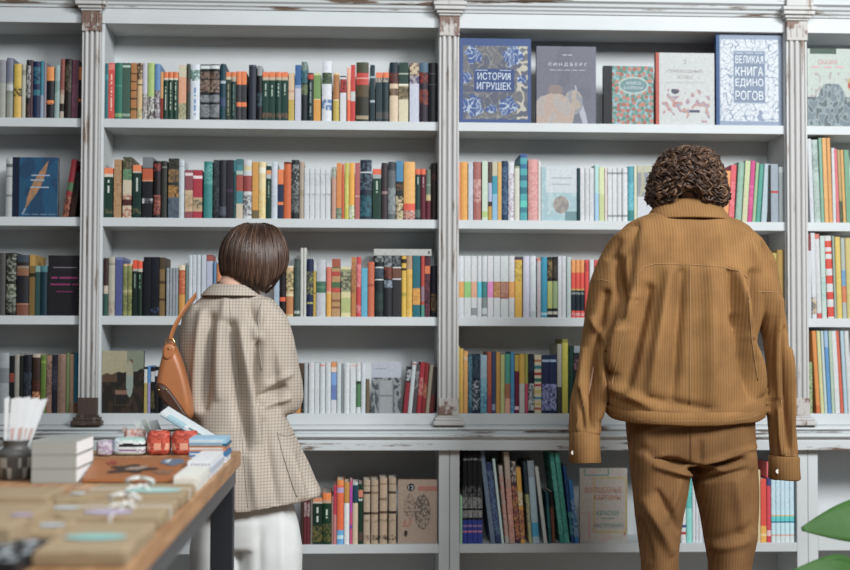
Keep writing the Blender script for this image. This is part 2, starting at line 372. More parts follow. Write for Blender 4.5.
S['b2r3'] = '''
103.4 107.8 258|3a2826|.48-.62#b8ac98 .62-1#2a5248|dark brown|with cream band over teal
108.2 114.6 257|a9a596|.1-.14#8a8678 .75-.95~9a8a7c,a9a596|stone grey|
115 122.2 257|4a5488|0-.05#6a74a0|indigo blue|
2* 122.6 131.8 264|84884c|0-.04#c8a878 .15-.45~84884c,6a7040 .5-.55#a8a070 .6-.9~5a6034,84884c|olive|with pale top
132.2 136.9 260|15241f|0-.16#d8492c .16-.2#a8a898 t#8a9a90@.25-.5|green black|with red orange top
137.1 142 261|122a1f|0-.14#e0502c .14-.2#b8b0a0 t#6a9a80@.25-.5|deep green|with red orange top
143 150.6 257|10131b||navy black|
150.8 159 257|12141c|.85-.95~12141c,3a4a6c .02-.3~12141c,1a1c28|broad black|
159.3 164.6 257.5|7a6038|.0-.2#4a3c28 .4-.45#4a3420 .7-.74#4a3420|bronze|
4* 166 178.2 268|8a9298|.3-.55~8a9298,949ca2 |slim silver grey|of a matching set
178.6 184.8 265|b85a34|0-.1#d8c8a8 .15-.45~b04028,c87848 .58-1#c88c34|rusty orange|over gold foot
185.2 187.8 266|6a7c74||thin grey green|
3* 188.2 200.6 255|bac4ca|.5-.95#c0c8d0|slim white|
201 206 255|b4bcc6||cool white|
206.3 212.2 255|aab0c6|0-.1#8a3c3c .02-.08#a05048|lilac|with dark red patch
213 216 262|5a80a8||thin blue|
216.3 221 264|c87848||orange|beside the bob haircut
274 279.2 268|9aaec0||pale blue|
279.5 285.4 266|1a1618|.62-.7#e05a34 .3-.6~2c1c20,1a1618|black|with orange stripe
286 293.2 266|c9a875|0-.03#d8d0b8 .1-.5~6a5838,c9b880 .55-.6#d8c8a0 .6-.95#b87844|tan|with framed title
294 299.8 259|3a4842|.05-.9~3a4842,46544e .9-.95#a8b0a8|grey green|
2* 300.2 306.4 248|bfc0ba||tall slim white|
306.7 312.8 259|20284a|.22-.62~20284a,8a8a40,20284a .75-.78#a8a860|navy|with yellow lettering
313 315.8 271|b89a3c|.48-.5#4a3c1c|thin ochre|
316.2 325.6 260|b4b8bc|.38-.58#3f6a54 .46-.5#5a8068|broad grey|with green band
326.2 331.2 267|d8a038|0-.5#d07058 .5-.53#d8b890|salmon over yellow|
331.6 340.2 259|b08858|.0-.14#a05038 .14-.16#4a6040 .22-.3#b04034 .4-.5#4a6844 .5-.58#b84438 .7-.75#8a5a38 .82-.86#8a5a38|rounded tan|with red and green rings
341 350.6 267|cfc590|.05-.5#8a9068 .1-.46~4a5040,a8a880 .62-.92#a8b070 |cream|with green panels
351.2 356 257|b5743a|.1-.6~b5743a,8a6038|brown ochre|
356.2 361 257|c23b40|.12-.5~d88888,c8505a .8-.95~c23b40,d09090|red|with pink lettering
361.3 367.4 268|4fa5c0||sky blue|
367.7 374.2 262|c26240|.4-.45#a04c30|rust orange|
375 383.4 256|1f2a2c|0-.1~8a9290,1f2a2c .18-.2#c8cccc .2-.36~2c3c4c,4a5460 .38-.4#c8cccc .6-.9~1f3230,2c403c|shiny black|with teal band
384 392.2 256|26282c|0-.18~8a9494,3c4244 .18-.38~7a3c2c,3a2c28 .4-.52~8a98a8,5a6470|shiny black|with brown and blue middle
392.6 401.2 256|2c2c30|0-.16~6a7474,2c2c30 .2-.36#6a4434 .18-.2#c8c8c8 .37-.39#c8c8c8|shiny black|with brown label
401.6 406.2 256|d0aa34|.05-.12#2c2418 .2-.24#2c2418 .6-.66#a8982c|yellow|with black spots
406.4 412.2 256|d6ac3f|.0-.22#a8886c .3-.9~d6ac3f,c89c34|mustard yellow|
412.6 420.2 256|17626e|.53-.8~d09438,b87c2c|teal|with orange label
421 424.4 256|b04034|.5-.75#8a7080 .8-1#4a8a7c|narrow red|
424.6 430 257|4a1c2c|.15-.28#c8683c .3-.95~2c1c24,6a3040|maroon|with orange panel
431 437.2 266|171824|.55-.9~171824,6a5430|midnight navy|
'''
S['b2r4'] = '''
143.8 147 367|c8c8c4|.35-1#a89a48 0-.05#20242c|thin white over yellow|
147.3 150.2 366|9088b0|0-.36#4a88c0|thin lilac|with blue top
150.5 154.4 367|15181c|.1-.32#b8bcc0 .5-.9~15181c,5a5424|slim black|with white title
154.6 158.6 367|1a1a1e|.08-.2#b8bcc0|black|beside the tan shoulder bag
159 166 367|181a20||plain black|
294.5 300.3 363.5 298.6|c8842c|0-.45#4a3c2c .6-.75~2c2018,c8842c|leaning orange|
304 307.6 363|a8b0b2||thin grey|
308.4 314.3 363|c2cacc|.03-.07~c2cacc,d8a098|white paperback-size|
314.6 319.4 363|bfc7c9||narrow white|
319.8 325 363|c2cbcd|.03-.07~c2cbcd,d8604c|white|with a red dot
325.3 330.8 363|c0c8cc|.03-.06~c0c8cc,d8b898|off white|
331 336.4 362|c4c8cc|0-.1#d08850 .1-.2#d8c0b0 .2-.74#5f78b0 .22-.45#6f98cc|white|with blue and orange label
336.7 341 363|bcc6c8||chalk white|
341.2 343.6 364|7f888c||thin mid grey|
344 349.6 363|c6ced0|.04-.07~c6ced0,b0a8a8|clean white|
350 355.8 363|c4cccc|.03-.07~c4cccc,d88878|white|with a salmon dot
356.1 360.7 363|c6cecf|.38-.88#4a7850 .36-.42#28402c .02-.06~c6cecf,d87860|white|with green picture
361 365.4 363|bec6cc||greyish white|
366 369.6 380|6a5a48||short brown|
403 407.3 367 407.6|8a1f2e|0-.34#24242a .06-.3~24242a,b8bcc0|crimson|with black top, leaning
407.6 411.8 362 412.4|b4bec0|.03-.06#a05048|slim pale, leaning|
412.2 415.8 365 416.6|4a4448|.1-.5~3a3438,8a8488|charcoal, leaning|
416.2 420.8 362.5 420.6|96202c|.3-.65~96202c,b87870|dark red, leaning|with pink title
421.1 424.8 363 425.4|7f1c24|.4-.7~7f1c24,a87050|deep red, leaning|
425.2 429 365 429.6|8a7f6c|.7-1~a08a78,8a7f6c|taupe, leaning|
429.4 434 367 433|38302e|.6-1#5a1c22|dark brown, leaning|
'''
S['b2r5'] = '''
300.5 303.4 498|3a2420||very slim brown|
2* 303.7 310 498|5a2228|.1-.4~5a2228,9a8a88 |slim maroon|
310.3 312.4 496|6a6458||thin grey|
312.7 322 498|12281f|0-.08#c07850 .08-.12#a8a090 t#a8b0a8@.2-.52 .6-.95~12281f,5a5428|blackish green|with pale orange top
322.3 331 493|10301f|0-.14#d8702c .14-.2#a88a70 t#a8b8a8@.26-.52 .6-.95~10301f,5a5428|dark green|with orange top band
331.3 333.2 496|8a6a60||thin rose grey|
333.4 336.4 485|a82440|.5-1#b06a6c|crimson|over pink foot
336.8 343.6 480|dd5a2c|.0-.08#e07838 .12-.2#a08ab0 .78-1#5a98c8 .86-.92#a8c8e0|bright orange|with lilac band and blue foot
344 349.2 482|c6cccc|0-.34#b07c2c|white|with ochre top
349.5 352.2 481|b8406c|.1-.5#a8389a .7-.75#6a3c98|thin magenta|
352.4 357.8 482|bca98e|0-.34#163c4c .0-.05#a8b0b0|beige|with petrol top
358.2 362.8 484|12301f|.1-.22#b87058 .24-.28~12301f,c0c8c0 .8-.95#4a3830|green|with salmon patch
363.4 370 480|a3907a|.08-.1#7a6854 .18-.22#3c3028 .5-.54#302620 .62-.66~7a6854,a3907a .86-.94~4a3c30,a3907a|tan matched|of four alike
371 378 480|a08c74|.08-.1#7a6854 .18-.22#7a6450 .5-.54#5a4838 .62-.66~7a6854,a3907a .86-.94~4a3c30,a3907a|tan matched|of four alike
379.5 387 478|a69078|.08-.1#7a6854 .3-.34#7a6450 .5-.54#5a4030 .62-.66~7a6854,a3907a .86-.94~4a3c30,a3907a|tan matched|of four alike
388.6 396 478|a08c76|.08-.1#7a6854 .2-.24#4a3c30 .5-.54#302620 .62-.66~7a6854,a3907a .86-.94~4a3c30,a3907a|tan matched|of four alike
'''
S['b1r1'] = '''
-3 5.4 60|8a8a90|.4-1#9a9c94|pale grey|
6 12.6 58|8d9488|0-.4#70788a .44-.54#b8bcc0 .56-.6#7a8478|grey blue|with white band
13.6 21 64|cfae3d|.42-.6~cfae3d,2a2818 .6-1~d8a84a,cfae3d|yellow|with black symbol
21.3 25.3 64.5|b0b0a0|.1-.2#8a8a7c|pale stone|
25.5 30 60 26.5|1e1a1c|.1-.65~1e1a1c,a8a8a8 .75-1~5a3a3a,1e1a1c|black|with white title
30.2 32.3 60|5a4048||thin plum|
32.6 39.7 61.5|18284a|.1-.4~18284a,2a7080 .5-.6#2a6a7c|navy|with teal title
40 43.3 61|2f7f95|.6-1#8a9ab0|thin teal blue|
43.5 46 62|8a8290||thin mauve|
46.3 53.6 67|1a1b22|0-.27#e08a3c .65-.7#e0803c .7-.73~e0803c,1a1b22|black|with two orange bands
54 59 65 55.2|8fa8a4|.3-.5#7a9894|pale teal|
59.3 63.4 59 60.8|b0a090|0-.52#8a4840 .52-.6#a08070 .75-.88#2a2020|brick pink|over cream foot
63.7 70.6 59 65|211917|.1-.55~211917,5a4c3c|black brown|with faint gold title
71 77.6 60 72.6|5c3244|.4-.8~5c3244,6c4254|plum|
78 82 67 79|1e1818|0-.25#d07038 .62-.67#d07038|narrow black|with orange bands
'''
S['b1r2'] = '''
5.4 11.6 158|a8acac|.1-.16#5a6060 .3-.32#6a7070 .62-.66#7a8080|white|against the blue feather book
62 68 160 71.5|8a2230|.4-.55#4a6a4a .62-1~a86048,3a1c18|leaning red|with green patch
69 74.6 172 75.8|1c1412|.5-1~1c1412,3c2018|leaning black|in the shade
'''
S['b1r3'] = '''
-2 5 253|4a4a48||dim grey|
6 15.6 253|20221c|.02-.45~8a9080,20221c,20221c .5-.7~9aa08c,3a4030 .7-.95~20221c,7a8070|black and white|
16.4 28.4 255|2a221e|0-.12#3a4450 .18-.22#8a7a68 .22-.34#8a5c40 .34-.78~1f2430,2a221e .8-1#7a4a38 .8-.82#a87a60|thick brown|with dark blue top
29 34.6 255|7a6030|0-.18#b08a3c .3-.36#2c2418|gold brown|
34.9 39.8 266|2a4a48|0-.12#7aa098|thin pine green|
40.1 46.8 266|12303c|0-.12#3f7a80|dark teal|with pale top
'''
S['b1r4'] = '''
-2 8.6 353|9aa0a4|.25-.5#7a8084|pale grey|
9 13.6 356|17191d|.3-.46#8a3c34|slim black|with red block
14 18.8 354|98948a||stone|
19.2 22.8 356|20241f||very dark olive|
23.2 31 355|191d26|.3-.8~191d26,3c4450|navy black|
32 39.8 354|3a2620|0-.06#b8ac98 .45-.64~5a2c1c,3a2620 .64-.8~c88a50,8a3c1c,d0a070 .84-1#a89c84|dark brown|with cream top and orange picture
40.2 45.8 355|5f7a2c|.1-.14#7f9a3c|leaf green|
46.1 51.4 355.5|9a7565|.1-.7~9a7565,6a4c44|rose tan|
51.7 56.6 355|1f2230|.2-.6~1f2230,3c4050|dark navy|
57 65.4 354|8f6f60|.1-.9~8f6f60,7f6a58|dusty brown|
65.8 69 353|6f8050||slim olive|
69.2 73.4 354|9a8068||light tan|
73.7 80 353|11607a|.82-1#7a5438 .85-.88#4a3a30|blue|with brown foot
'''
S['b3r2'] = '''
458.6 460.6 162.5|d88a68||thin salmon|
460.8 467.6 162|dc9c3f||amber|
468.2 473 163|b0b8c4|.05-.95~b0b8c4,bcc4cc|pale blue grey|
473.3 481 162|a5645f|.3-.7~a5645f,c89a94|rose brown|
482 487.8 161|bccdb8|.85-.95#a8c070|pale mint|
488 491.9 162|55443e|.36-.68#a8aec8 .68-.76#3a2c30 .76-1#b89038|brown|with lilac middle
492.2 497.4 162|7fb0cc|0-.24#b8b498 .24-.55#2a90a5|turquoise|with beige top
497.6 501.6 162|cfa050||narrow gold|
501.8 507.8 161|1f3c58|.1-.9~1f3c58,4a6a8a|navy|
508.2 514 162|ccd0d4|.2-.95~ccd0d4,a890a0,d0d4d8|white|with mauve scribbles
514.3 519.6 166|c8c8bc|0-.04#8a9a78 |cream white|
520.2 527.2 154|3f9fa5|0-.06#3a5a90 .15-.22#2a6a90 .32-.4#2a6a80 .5-.6#1f7080 .7-.8#4ac0b0 .8-.88#2a7a8a|tall turquoise|with checked pattern
528 538 159.5|cf9390|.1-.9~cf9390,d4a09c,c88480|thick salmon pink|
538.3 540.8 161|d0ccc8||very thin white|
577.4 579.8 168|173c40||very thin dark green|
3* 580.2 594.2 168|c8ccce|.1-.9~c8ccce,c0c6c8,b8c0c0|white|with faint lettering
594.5 599 165|9ac0d8|0-.5#a8d0cc|powder blue|
599.3 604.4 167|c9d1a0|.5-1#b8c488|pale lime|
604.8 607.3 168|d0c4c0||thin blush|
3* 607.7 622 168|c6cccc|.08-.12#8a9290 .88-.92#8a9290|slim white|with grey dots
622.4 627.6 168|cdd1d2|.08-.12#a8acb0 .88-.92#8a9290|cream white|with grey dots
628 633.8 166.5|2d8ea5|0-.3#4a98a8 .3-.8~3a9ab0,6ab8c0 .8-1#2a8080|blue turquoise|
634 637 166|c8ccb0||narrow ivory|
706 713 152|cf5f58||tall coral|rising beside the curly hair
716 721.6 165|c8ccd0||white|behind the curly hair
722.6 728 171 725.4|dc9458||light orange|
728.5 733.8 165 731.2|d4505a|.3-.9~d4505a,dc7078|coral red|
735 741 162.5 738.4|86ab98|.1-.95~86ab98,93b5a2|sage green|
741.8 747 161 745.4|b9c492|.5-1~c4b898,b9c492|pale yellow green|
747.3 751.8 161 751|c23a7c|.4-.8~c23a7c,d05a90|magenta|
752.1 755.3 163 756|93b88c||leaf pale green|
755.6 760 164.5 759.6|4a9a8a||green teal|
761 766.5 164 764.6|a4b8c0||light steel blue|
767.2 770.4 165|1c2426||thin black|
771 778.4 164|8d9aa4|.46-.5#b03c34|silver blue|with red curved line
778.8 784 167|8c9394|0-.1#a8b0b0|grey|at the shaded end
'''
S['b3r3'] = '''
457.6 464 256|c9cdd2|.42-.68#d8a050|white|with amber band
464.2 471 256|c4cccc|.42-.68#88c070|white|with green band
471.2 477 256|c8cacc|.42-.68#d8a080 .85-.97#8a9090|white|with salmon band
477.2 481.6 256|c6ccd0|.42-.68#4ac0d0|white|with cyan band
481.9 487.2 256|c6cccf|.42-.68#3a8080 .68-.98#7f8a8c .85-.95#c0c8c8|white|with dark teal band and grey label
487.5 493.2 256|cacace|.42-.68#d880b8|white|with pink band
493.5 500.2 256|c4cacc|.42-.68#a86c48 .44-.66~a86c48,c09048|white|with brown and gold band
500.5 508.4 256|c2c8c8|.42-.7#9a6450 .44-.66~9a6450,b08070|broad white|with brown band
508.7 514.6 256|cccece|.42-.68#e0a050|white|with orange band
515 522 257|d8a82c|0-.05#4a3c4c .08-.4~d8b83c,b08c2c .42-1~e0a820,d8b040|yellow|with dark tip
523 529.6 256|c6c8d8||lilac white|
529.9 536 256|ccd4da|.9-1#b8c8c8|broad white|
537 540.8 258|b8b0b4|0-.05#c87868|thin rose grey|
541.1 547.2 257|2c93b0|.92-.96#a8d0d8|bright teal blue|
547.5 552.4 257|1a1c18|.05-.35~1a1c18,8a7440 .4-.85#a8b060 .9-.95#b8b8a8|black|with gold and lime panels
552.7 557.6 257|1c1c1c|.05-.35~1c1c1c,4a4438 .4-.85#8aa070 .9-.95#b8b8a8|black|with sage panel
2* 558 566.2 256|c4c8cc||narrow white|
566.6 571 257|b0c0bc||pale grey green|
3* 571.4 584.6 260|dd4a3c|0-.22#e0944c .52-.88#1c2a34 .5-.53#c8a050 .56-.6~1c2a34,a0b0b0 .92-.97~c84040,e0c0c0|red|with orange top and navy panel
584.9 589 260|d84440|.05-.2~d84440,a03030|bright red|
589.6 594 260|c8ccd0||white|beside the corduroy sleeve
594.4 599 260|c84848|.1-.5~c84848,8a3838|red|beside the corduroy sleeve
766 771.8 251|a89a4a|.25-.6#3f9fc0|olive yellow|with cyan label
772.1 777 253|b0a04c|.25-.6#3f9fc0 .6-1#8a9a60|yellow green|with cyan label
777.3 783.6 250|a8863c||dull gold|
'''
S['b3r4'] = '''
457 459.7 346|d5c25c||pale yellow|
460 463.3 348.5|dcae4a||golden yellow|
463.6 467.8 351|e2a75c|.1-.15#d8c0a0|peach orange|
468.2 472.4 354|2a5468|.05-.9~2a5468,5a8aa0|thin steel blue|
472.7 480 354|1b2a3c|.02-.4~1b2a3c,3a5060 .45-.95~1b2a3c,a8b0bc,1b2a3c|dark navy|with white vertical title
480.3 487 355|7fb0c4|.0-.4#9ab8c8 .5-.7~5a98b0,8abccc .7-1~3a8098,6aa8bc|pale blue|with waves
487.3 491.6 352|b3553f|.7-1#98404c|rust|
491.9 495.6 352|3c4a72|.85-.95#8a98b0|denim blue|
495.9 500.2 352|c59340||ochre|
500.5 504.7 354.5|b8bf78||pale lime|
505 510.2 354|4aa08a|.5-.75#a86c50 .75-1#d8a088|jade green|over terracotta foot
510.5 514.4 352|3f8fba|.7-1~3a70a0,5aa8c8|clear blue|
514.7 519 355|6a1a3e|0-.28#c0a83c .88-.94#d8b8c8|plum|with yellow top
519.3 524.7 354|b8bcb4|0-.5#d0a83c|white|with yellow upper half
525 528 354|b84464|0-.5#98a03c|thin rose|with olive top
528.4 534 354|171c2c|.5-.95~171c2c,b0b8b8 .02-.3~171c2c,2c3c50|ink black|with white scrawl
534.4 541.4 355|c8bea0|.08-.12#a86c40 .18-.24#2a7880 .3-.35#a03034 .4-.46#2a6860 .5-.54#a83840 .6-.66#c0b060 .72-.76#3a88a8 .82-.86#c0a860 .9-.94#a06050|cream|with red and teal stripes
2* 542 556.8 355|1c2a50|.08-.12#9ab0c8 .5-.95~7f88c0,1c2a50,9aa0cc|royal navy|with lilac lettering
557.2 561.8 344|38403c|0-.62#a8a89c|pale stone|with dark foot
562.1 568 339|c0bb3e|0-.05#8a8a3c|tall lime yellow|
568.3 573.6 346|173c30||dark green|
573.9 580 346|25262c|0-.1#8a98a0 .2-.35~8a6068,25262c|black|beside the corduroy sleeve
'''
S['b3r5'] = '''
459.8 462.4 496|8ab898||thin pale green|
4* 462.8 482.6 451|17181c|.08-.1~8a8a8a,17181c .38-.5~17181c,6a6c6c,17181c .5-.62~4a4c4c,8a8c8c .62-.64#101114 .64-.72~8a8c8c,6a6c6c .745-1#2c3c8c .8-.82#8a6a98 .86-.88#b06a88|tall black and blue|with grey skyline
491 495.6 450 479.5|5a6c80|.1-.9~5a6c80,6a7c90|tall slate blue, leaning|
496 501.6 463 486|2c3c60|.1-.9~2c3c60,5a7090|navy, leaning|
501.8 504.4 459 492.4|b4ccc8||thin ice white, leaning|
505.6 509.4 466 498.6|a8a09a|.1-.9~a8a09a,b87868|pale rose, leaning|
509.8 515.4 452 503.6|a8887a|0-.3#a89a8c .4-.95~b07868,c8988a|tall tan pink, leaning|
516 520.6 462 510.6|4a3040|.0-.25~20181c,b8a8a0 .3-.95~4a3050,c89038,2a2030,c06a50|dark mosaic, leaning|with yellow flecks
521 525.6 468 516|cf9a34|.3-.5~cf9a34,c8c0b0 .55-.95~5a3060,d8a040,a85a48|amber yellow, leaning|with purple flecks
529 532.6 462 523|2c3c44|.4-1~a8a868,5a7078,b8b078|thin dark teal, leaning|with lime foot
533 539.6 461 527.2|9ab4c0|0-.2#8a9aa4 .75-.92#3a98c0|pale blue, leaning|with bright blue foot
544 547.6 467 534.8|b8bcb8||slim white, leaning|
549 552 492 545.6|205058|.3-.7#2a6468|short teal, leaning|
552.4 555.6 492 549.6|6a4030|.0-.3#1c1c1e|short brown, leaning|
560.4 564.8 453 549.4|2f8a80|.1-.9~2f8a80,5ab0a0|tall green teal, leaning|
565 569.8 453.5 554.6|48a898|.1-.9~48a898,2f8a80|tall aqua, leaning|
571.6 574.8 466 563|1f4c80|.6-.9~4aa0a0,1f4c80|deep blue, leaning|
575.2 579.4 480 568.4|2c78b8|.3-.9~2c78b8,a8c8e0,2c60a0|bright blue, leaning|with white lettering
681 686 474|c4c8c8|.1-.14#2a2c34 .4-.44#8a8a8a .74-.78#3a4c80 .84-.88#a03838|white|with black, blue and red rings
686.4 692 474|4ab0a8|.5-1#7ac8c0|turquoise|seen between the trouser legs
3* 692.4 702.4 474|c0c6cc||thin white|seen between the trouser legs
753.6 757 465|b8c4b8||pale green white|beside the trouser leg
757.4 760.6 470|c0b088||narrow beige|
761 766.6 479|c84034|.74-1#d09838 .86-.9#d8b878|red|over golden foot
767 771 462|c03848|.2-.3#3a3c6c .0-.18#d06068 .85-.92#d8a8a8|tall red|with navy spot
5* 771.4 794.4 477|a8c8d4|.58-.6#c8a068 .6-.68#4ab8b8 .68-.7#2a5a80 .88-.9#c09080 .9-1#b8c4c4 .05-.5~a8c8d4,b4c4cc,98bccc|pale blue striped|of a matching set
'''
S['b4r2'] = '''
810.5 814.6 139 807.2|c6ccd0||white, leaning|
815 821 140 811.4|b0c4bc|.05-.4~8a9c98,b0c4bc .5-.95~9ab0a8,b0c4bc|grey green, leaning|with dark lettering
821.4 824.6 138 818.4|7fae98||mint green, leaning|
825 829 138 822|dca45c||orange, leaning|
829.3 833 138 826.4|d89c58||amber orange, leaning|
833.3 836.4 148 831.4|c8ccce||slim white, leaning|
836.7 840 149 833.6|d8707a||pink red, leaning|
840.3 843.2 150 837.2|b0985c|.7-1~5a7048,3a3c38|gold, leaning|with dark green foot
843.5 846.4 150 840.4|d0a058||honey, leaning|
846.8 852 150 843.8|6fa080||green, leaning|
'''
S['b4r3'] = '''
807.6 811.4 234 807.4|c0c4c8|0-.2#7a3c38|white|with dark red top
812.6 817 233 810.4|c8ccd0|.75-.95~c0a060,3a4c60,c8ccd0|white, leaning|with coloured foot
817.3 822 234 814.6|c8cccc|0-.06#d07868 .94-1#c85048|slim white, leaning|with red ends
822.4 827 236 820|b8ccc4|.5-.8~b8ccc4,9ac0b8|pale aqua, leaning|
828 834.4 236 824.6|d0d0d0|.06-.14#d84838 .19-.22#d84838 .28-.4#d84838 .48-.58#d84838 .68-.77#d84838 .86-.98#d84838|white and red, leaning|
834.8 837 236 832|98a898||thin grey green, leaning|
837.4 842.6 237 834.8|d8bc58||yellow, leaning|
843 847 238 840.6|a8b0a8|.4-.6#6a9ac0 .6-.8#d07848|grey, leaning|with blue and orange marks
847.4 853 238 845|c8b870||straw, leaning|
'''
S['b4r4'] = '''
807.6 812.6 362|8aa068|.1-.9~8aa068,b0b898,5a7850|green patterned|
816.6 820.6 331 811.8|d8883c|.9-1#c86a30|orange, leaning|
821 824.6 331 816.4|c8c890||pale yellow, leaning|
825 827.6 331 820.6|b8ccc8||thin pale aqua, leaning|
828 831.8 331 823.8|5a94c8|.0-.2#98b8d8|blue, leaning|
832.2 835.2 331 828.4|a8c0a8||pale green, leaning|
835.6 840.4 331 831.4|ccd0d0||white, leaning|
840.8 844 331 835.6|cf6048||rust red, leaning|
844.4 848 331 840|a8c4d0||powder blue, leaning|
848.4 853 331 844|c8cccc||off white, leaning|
'''
SHELF = {'b1': 'far left unit', 'b2': 'left middle unit', 'b3': 'right middle unit', 'b4': 'far right unit',
         'r1': 'top shelf', 'r2': 'second shelf', 'r3': 'third shelf', 'r4': 'fourth shelf', 'r5': 'lowest shelf'}
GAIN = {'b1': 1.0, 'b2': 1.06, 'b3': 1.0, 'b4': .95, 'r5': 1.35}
YB = .012
def parse(line):
    n = 1
    if '*' in line.split('|')[0]:
        a, line = line.split('*', 1); n = int(a)
    p = line.split('|'); q = [float(t) for t in p[0].split()]
    out = []
    for k in range(n):
        w = (q[1]-q[0])/n
        x0 = q[0]+w*k; x1 = x0+w-(.25 if n > 1 else 0)
        tx = q[3] if len(q) > 3 else None
        out.append(dict(x0=x0, x1=x1, y=q[2], tx=tx, col=p[1], bands=p[2], short=p[3], extra=p[4], k=k, n=n))
    return out
def make_book(d, zs, g, row):
    """spine-out book: cover mesh with printed spine, pages block as its part"""
    p0 = P(d['x0'], 300, YB); p1 = P(d['x1'], 300, YB)
    ymid = d['y']
    xm = (d['x0']+d['x1'])/2 if d['tx'] is None else d['tx']
    top = P(xm, d['y'], YB).z
    X0_, X1_ = P(d['x0'], d['yb'], YB).x, P(d['x1'], d['yb'], YB).x
    b_ = int(row[1])-1; lo, hi = clear[b_] if row[3] != '5' else {1: (lows[1][2], lows[1][3]), 2: (lows[2][2], lows[2][3])}[b_]
    if d['tx'] is None: X0_ = max(X0_, lo+.0008); X1_ = min(X1_, hi-.0006)
    w = X1_-X0_; h = top-zs; ang = 0
    if d['tx'] is not None:
        tx = P(d['tx'], d['y'], YB).x
        dx = tx - X0_
        ang = math.atan2(dx, h)
        h = h/math.cos(ang); w *= math.cos(ang)
    w -= .0007
    dep = min(.19, .125+.065*random.random()) if h < .3 else .19
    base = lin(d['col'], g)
    zc = {0.0, 1.0}; bands = []; title = None
    for t in d['bands'].split():
        if t[0] == 't':
            c, r = t[1:].split('@'); a, b = map(float, r.split('-')); title = (a, b, lin(c, g)); continue
        if '#' in t: r, c = t.split('#'); cols = [lin(c, g)]
        else: r, c = t.split('~'); cols = [lin(x, g) for x in c.split(',')]
        a, b = map(float, r.split('-')); bands.append((a, b, cols)); zc |= {a, b}
        if len(cols) > 1:
            k = max(2, int((b-a)*h/.006))
            zc |= {a+(b-a)*i/k for i in range(k+1)}
    if title:
        a, b, c = title; k = max(4, int((b-a)*h/.005)); zc |= {a+(b-a)*i/k for i in range(k+1)}
    zc = sorted(zc); rnd = random.Random(int(d['x0']*97+zs*1000))
    hard = rnd.random() < .55; bulge = min(.0045, w*.16) if hard else .0006
    nx = 5 if w > .009 else 3
    us = [i/nx for i in range(nx+1)]
    prof = [(-w/2+w*u, -bulge*(1-(2*u-1)**2)) for u in us]
    m = MB()
    def cell(t0, t1, i):
        t = (t0+t1)/2; col = base
        for a, b, cols in bands:
            if a <= t <= b:
                col = cols[0]
                if len(cols) > 1:
                    k_ = rnd.random()*.65; col = cols[rnd.randrange(len(cols))]; mean = [sum(c_[q_] for c_ in cols)/len(cols) for q_ in range(3)]
                    col = tuple(col[q_]*(1-k_)+mean[q_]*k_ for q_ in range(3))+(1,)
        if title and title[0] <= t <= title[1] and i == nx//2 and rnd.random() < .75: col = title[2]
        return col
    for j in range(len(zc)-1):
        t0, t1 = zc[j], zc[j+1]; z1, z0 = h*(1-t0), h*(1-t1)
        cols = [cell(t0, t1, i) for i in range(nx)]
        for i in range(nx):
            (a0, b0), (a1, b1) = prof[i], prof[i+1]
            m.quad([(a0, b0, z0), (a1, b1, z0), (a1, b1, z1), (a0, b0, z1)], cols[i], True)
        if j == 0 or True:
            tt = min(.0022, w*.18)
            ce, cf = cols[0], cols[-1]
            m.quad([(-w/2, dep, z0), (-w/2, 0, z0), (-w/2, 0, z1), (-w/2, dep, z1)], ce)
            m.quad([(w/2, 0, z0), (w/2, dep, z0), (w/2, dep, z1), (w/2, 0, z1)], cf)
            m.quad([(-w/2+tt, .003, z0), (-w/2+tt, dep, z0), (-w/2+tt, dep, z1), (-w/2+tt, .003, z1)], ce)
            m.quad([(w/2-tt, dep, z0), (w/2-tt, .003, z0), (w/2-tt, .003, z1), (w/2-tt, dep, z1)], cf)
            m.quad([(-w/2, dep, z0), (-w/2, dep, z1), (-w/2+tt, dep, z1), (-w/2+tt, dep, z0)], ce)
            m.quad([(w/2-tt, dep, z0), (w/2-tt, dep, z1), (w/2, dep, z1), (w/2, dep, z0)], cf)
    for z, s in ((h, 1), (0, -1)):
        c = cell(0, .01, 0) if s > 0 else cell(.99, 1, 0)
        for xa, xb in ((-w/2, -w/2+tt), (w/2-tt, w/2)):
            q = [(xa, 0, z), (xb, 0, z), (xb, dep, z), (xa, dep, z)]
            m.quad(q if s > 0 else q[::-1], c)
        q = [(a, b, z) for a, b in prof] + [(w/2, .003, z), (-w/2, .003, z)]
        m.quad(q if s > 0 else q[::-1], c)
    o = m.build('book', M_book)
    pg = MB(); e = .003 if hard else .0004
    pg.box((-w/2+tt+.0001, .0035, e), (w/2-tt-.0001, dep-e, h-e)); pp = pg.build('pages', M_page, o)
    z = zs
    if ang > 0: px = X1_; o.location = (px, YB, z+.0002); piv = w/2
    elif ang < 0: px = X0_; o.location = (px, YB, z+.0002); piv = -w/2
    else: o.location = ((X0_+X1_)/2, YB, z+.0002); piv = 0
    if piv:
        o.data.transform(Matrix.Translation((-piv, 0, 0))); pp.data.transform(Matrix.Translation((-piv, 0, 0)))
        o.rotation_euler = (0, ang, 0)
    return o
ROWB = {'r1': (119.5, 124.2), 'r2': (217.5, 221.5), 'r3': (315, 318.4), 'r4': (413.5, 413.2), 'r5': (546, 542.5)}
OD = ['first', 'second', 'third', 'fourth', 'fifth', 'sixth', 'seventh']; NW = ['', 'one', 'two', 'three', 'four', 'five', 'six', 'seven']
def clean(s): return ' '.join(s.replace(' ,', ',').split())
BOOKS = []; used = set()
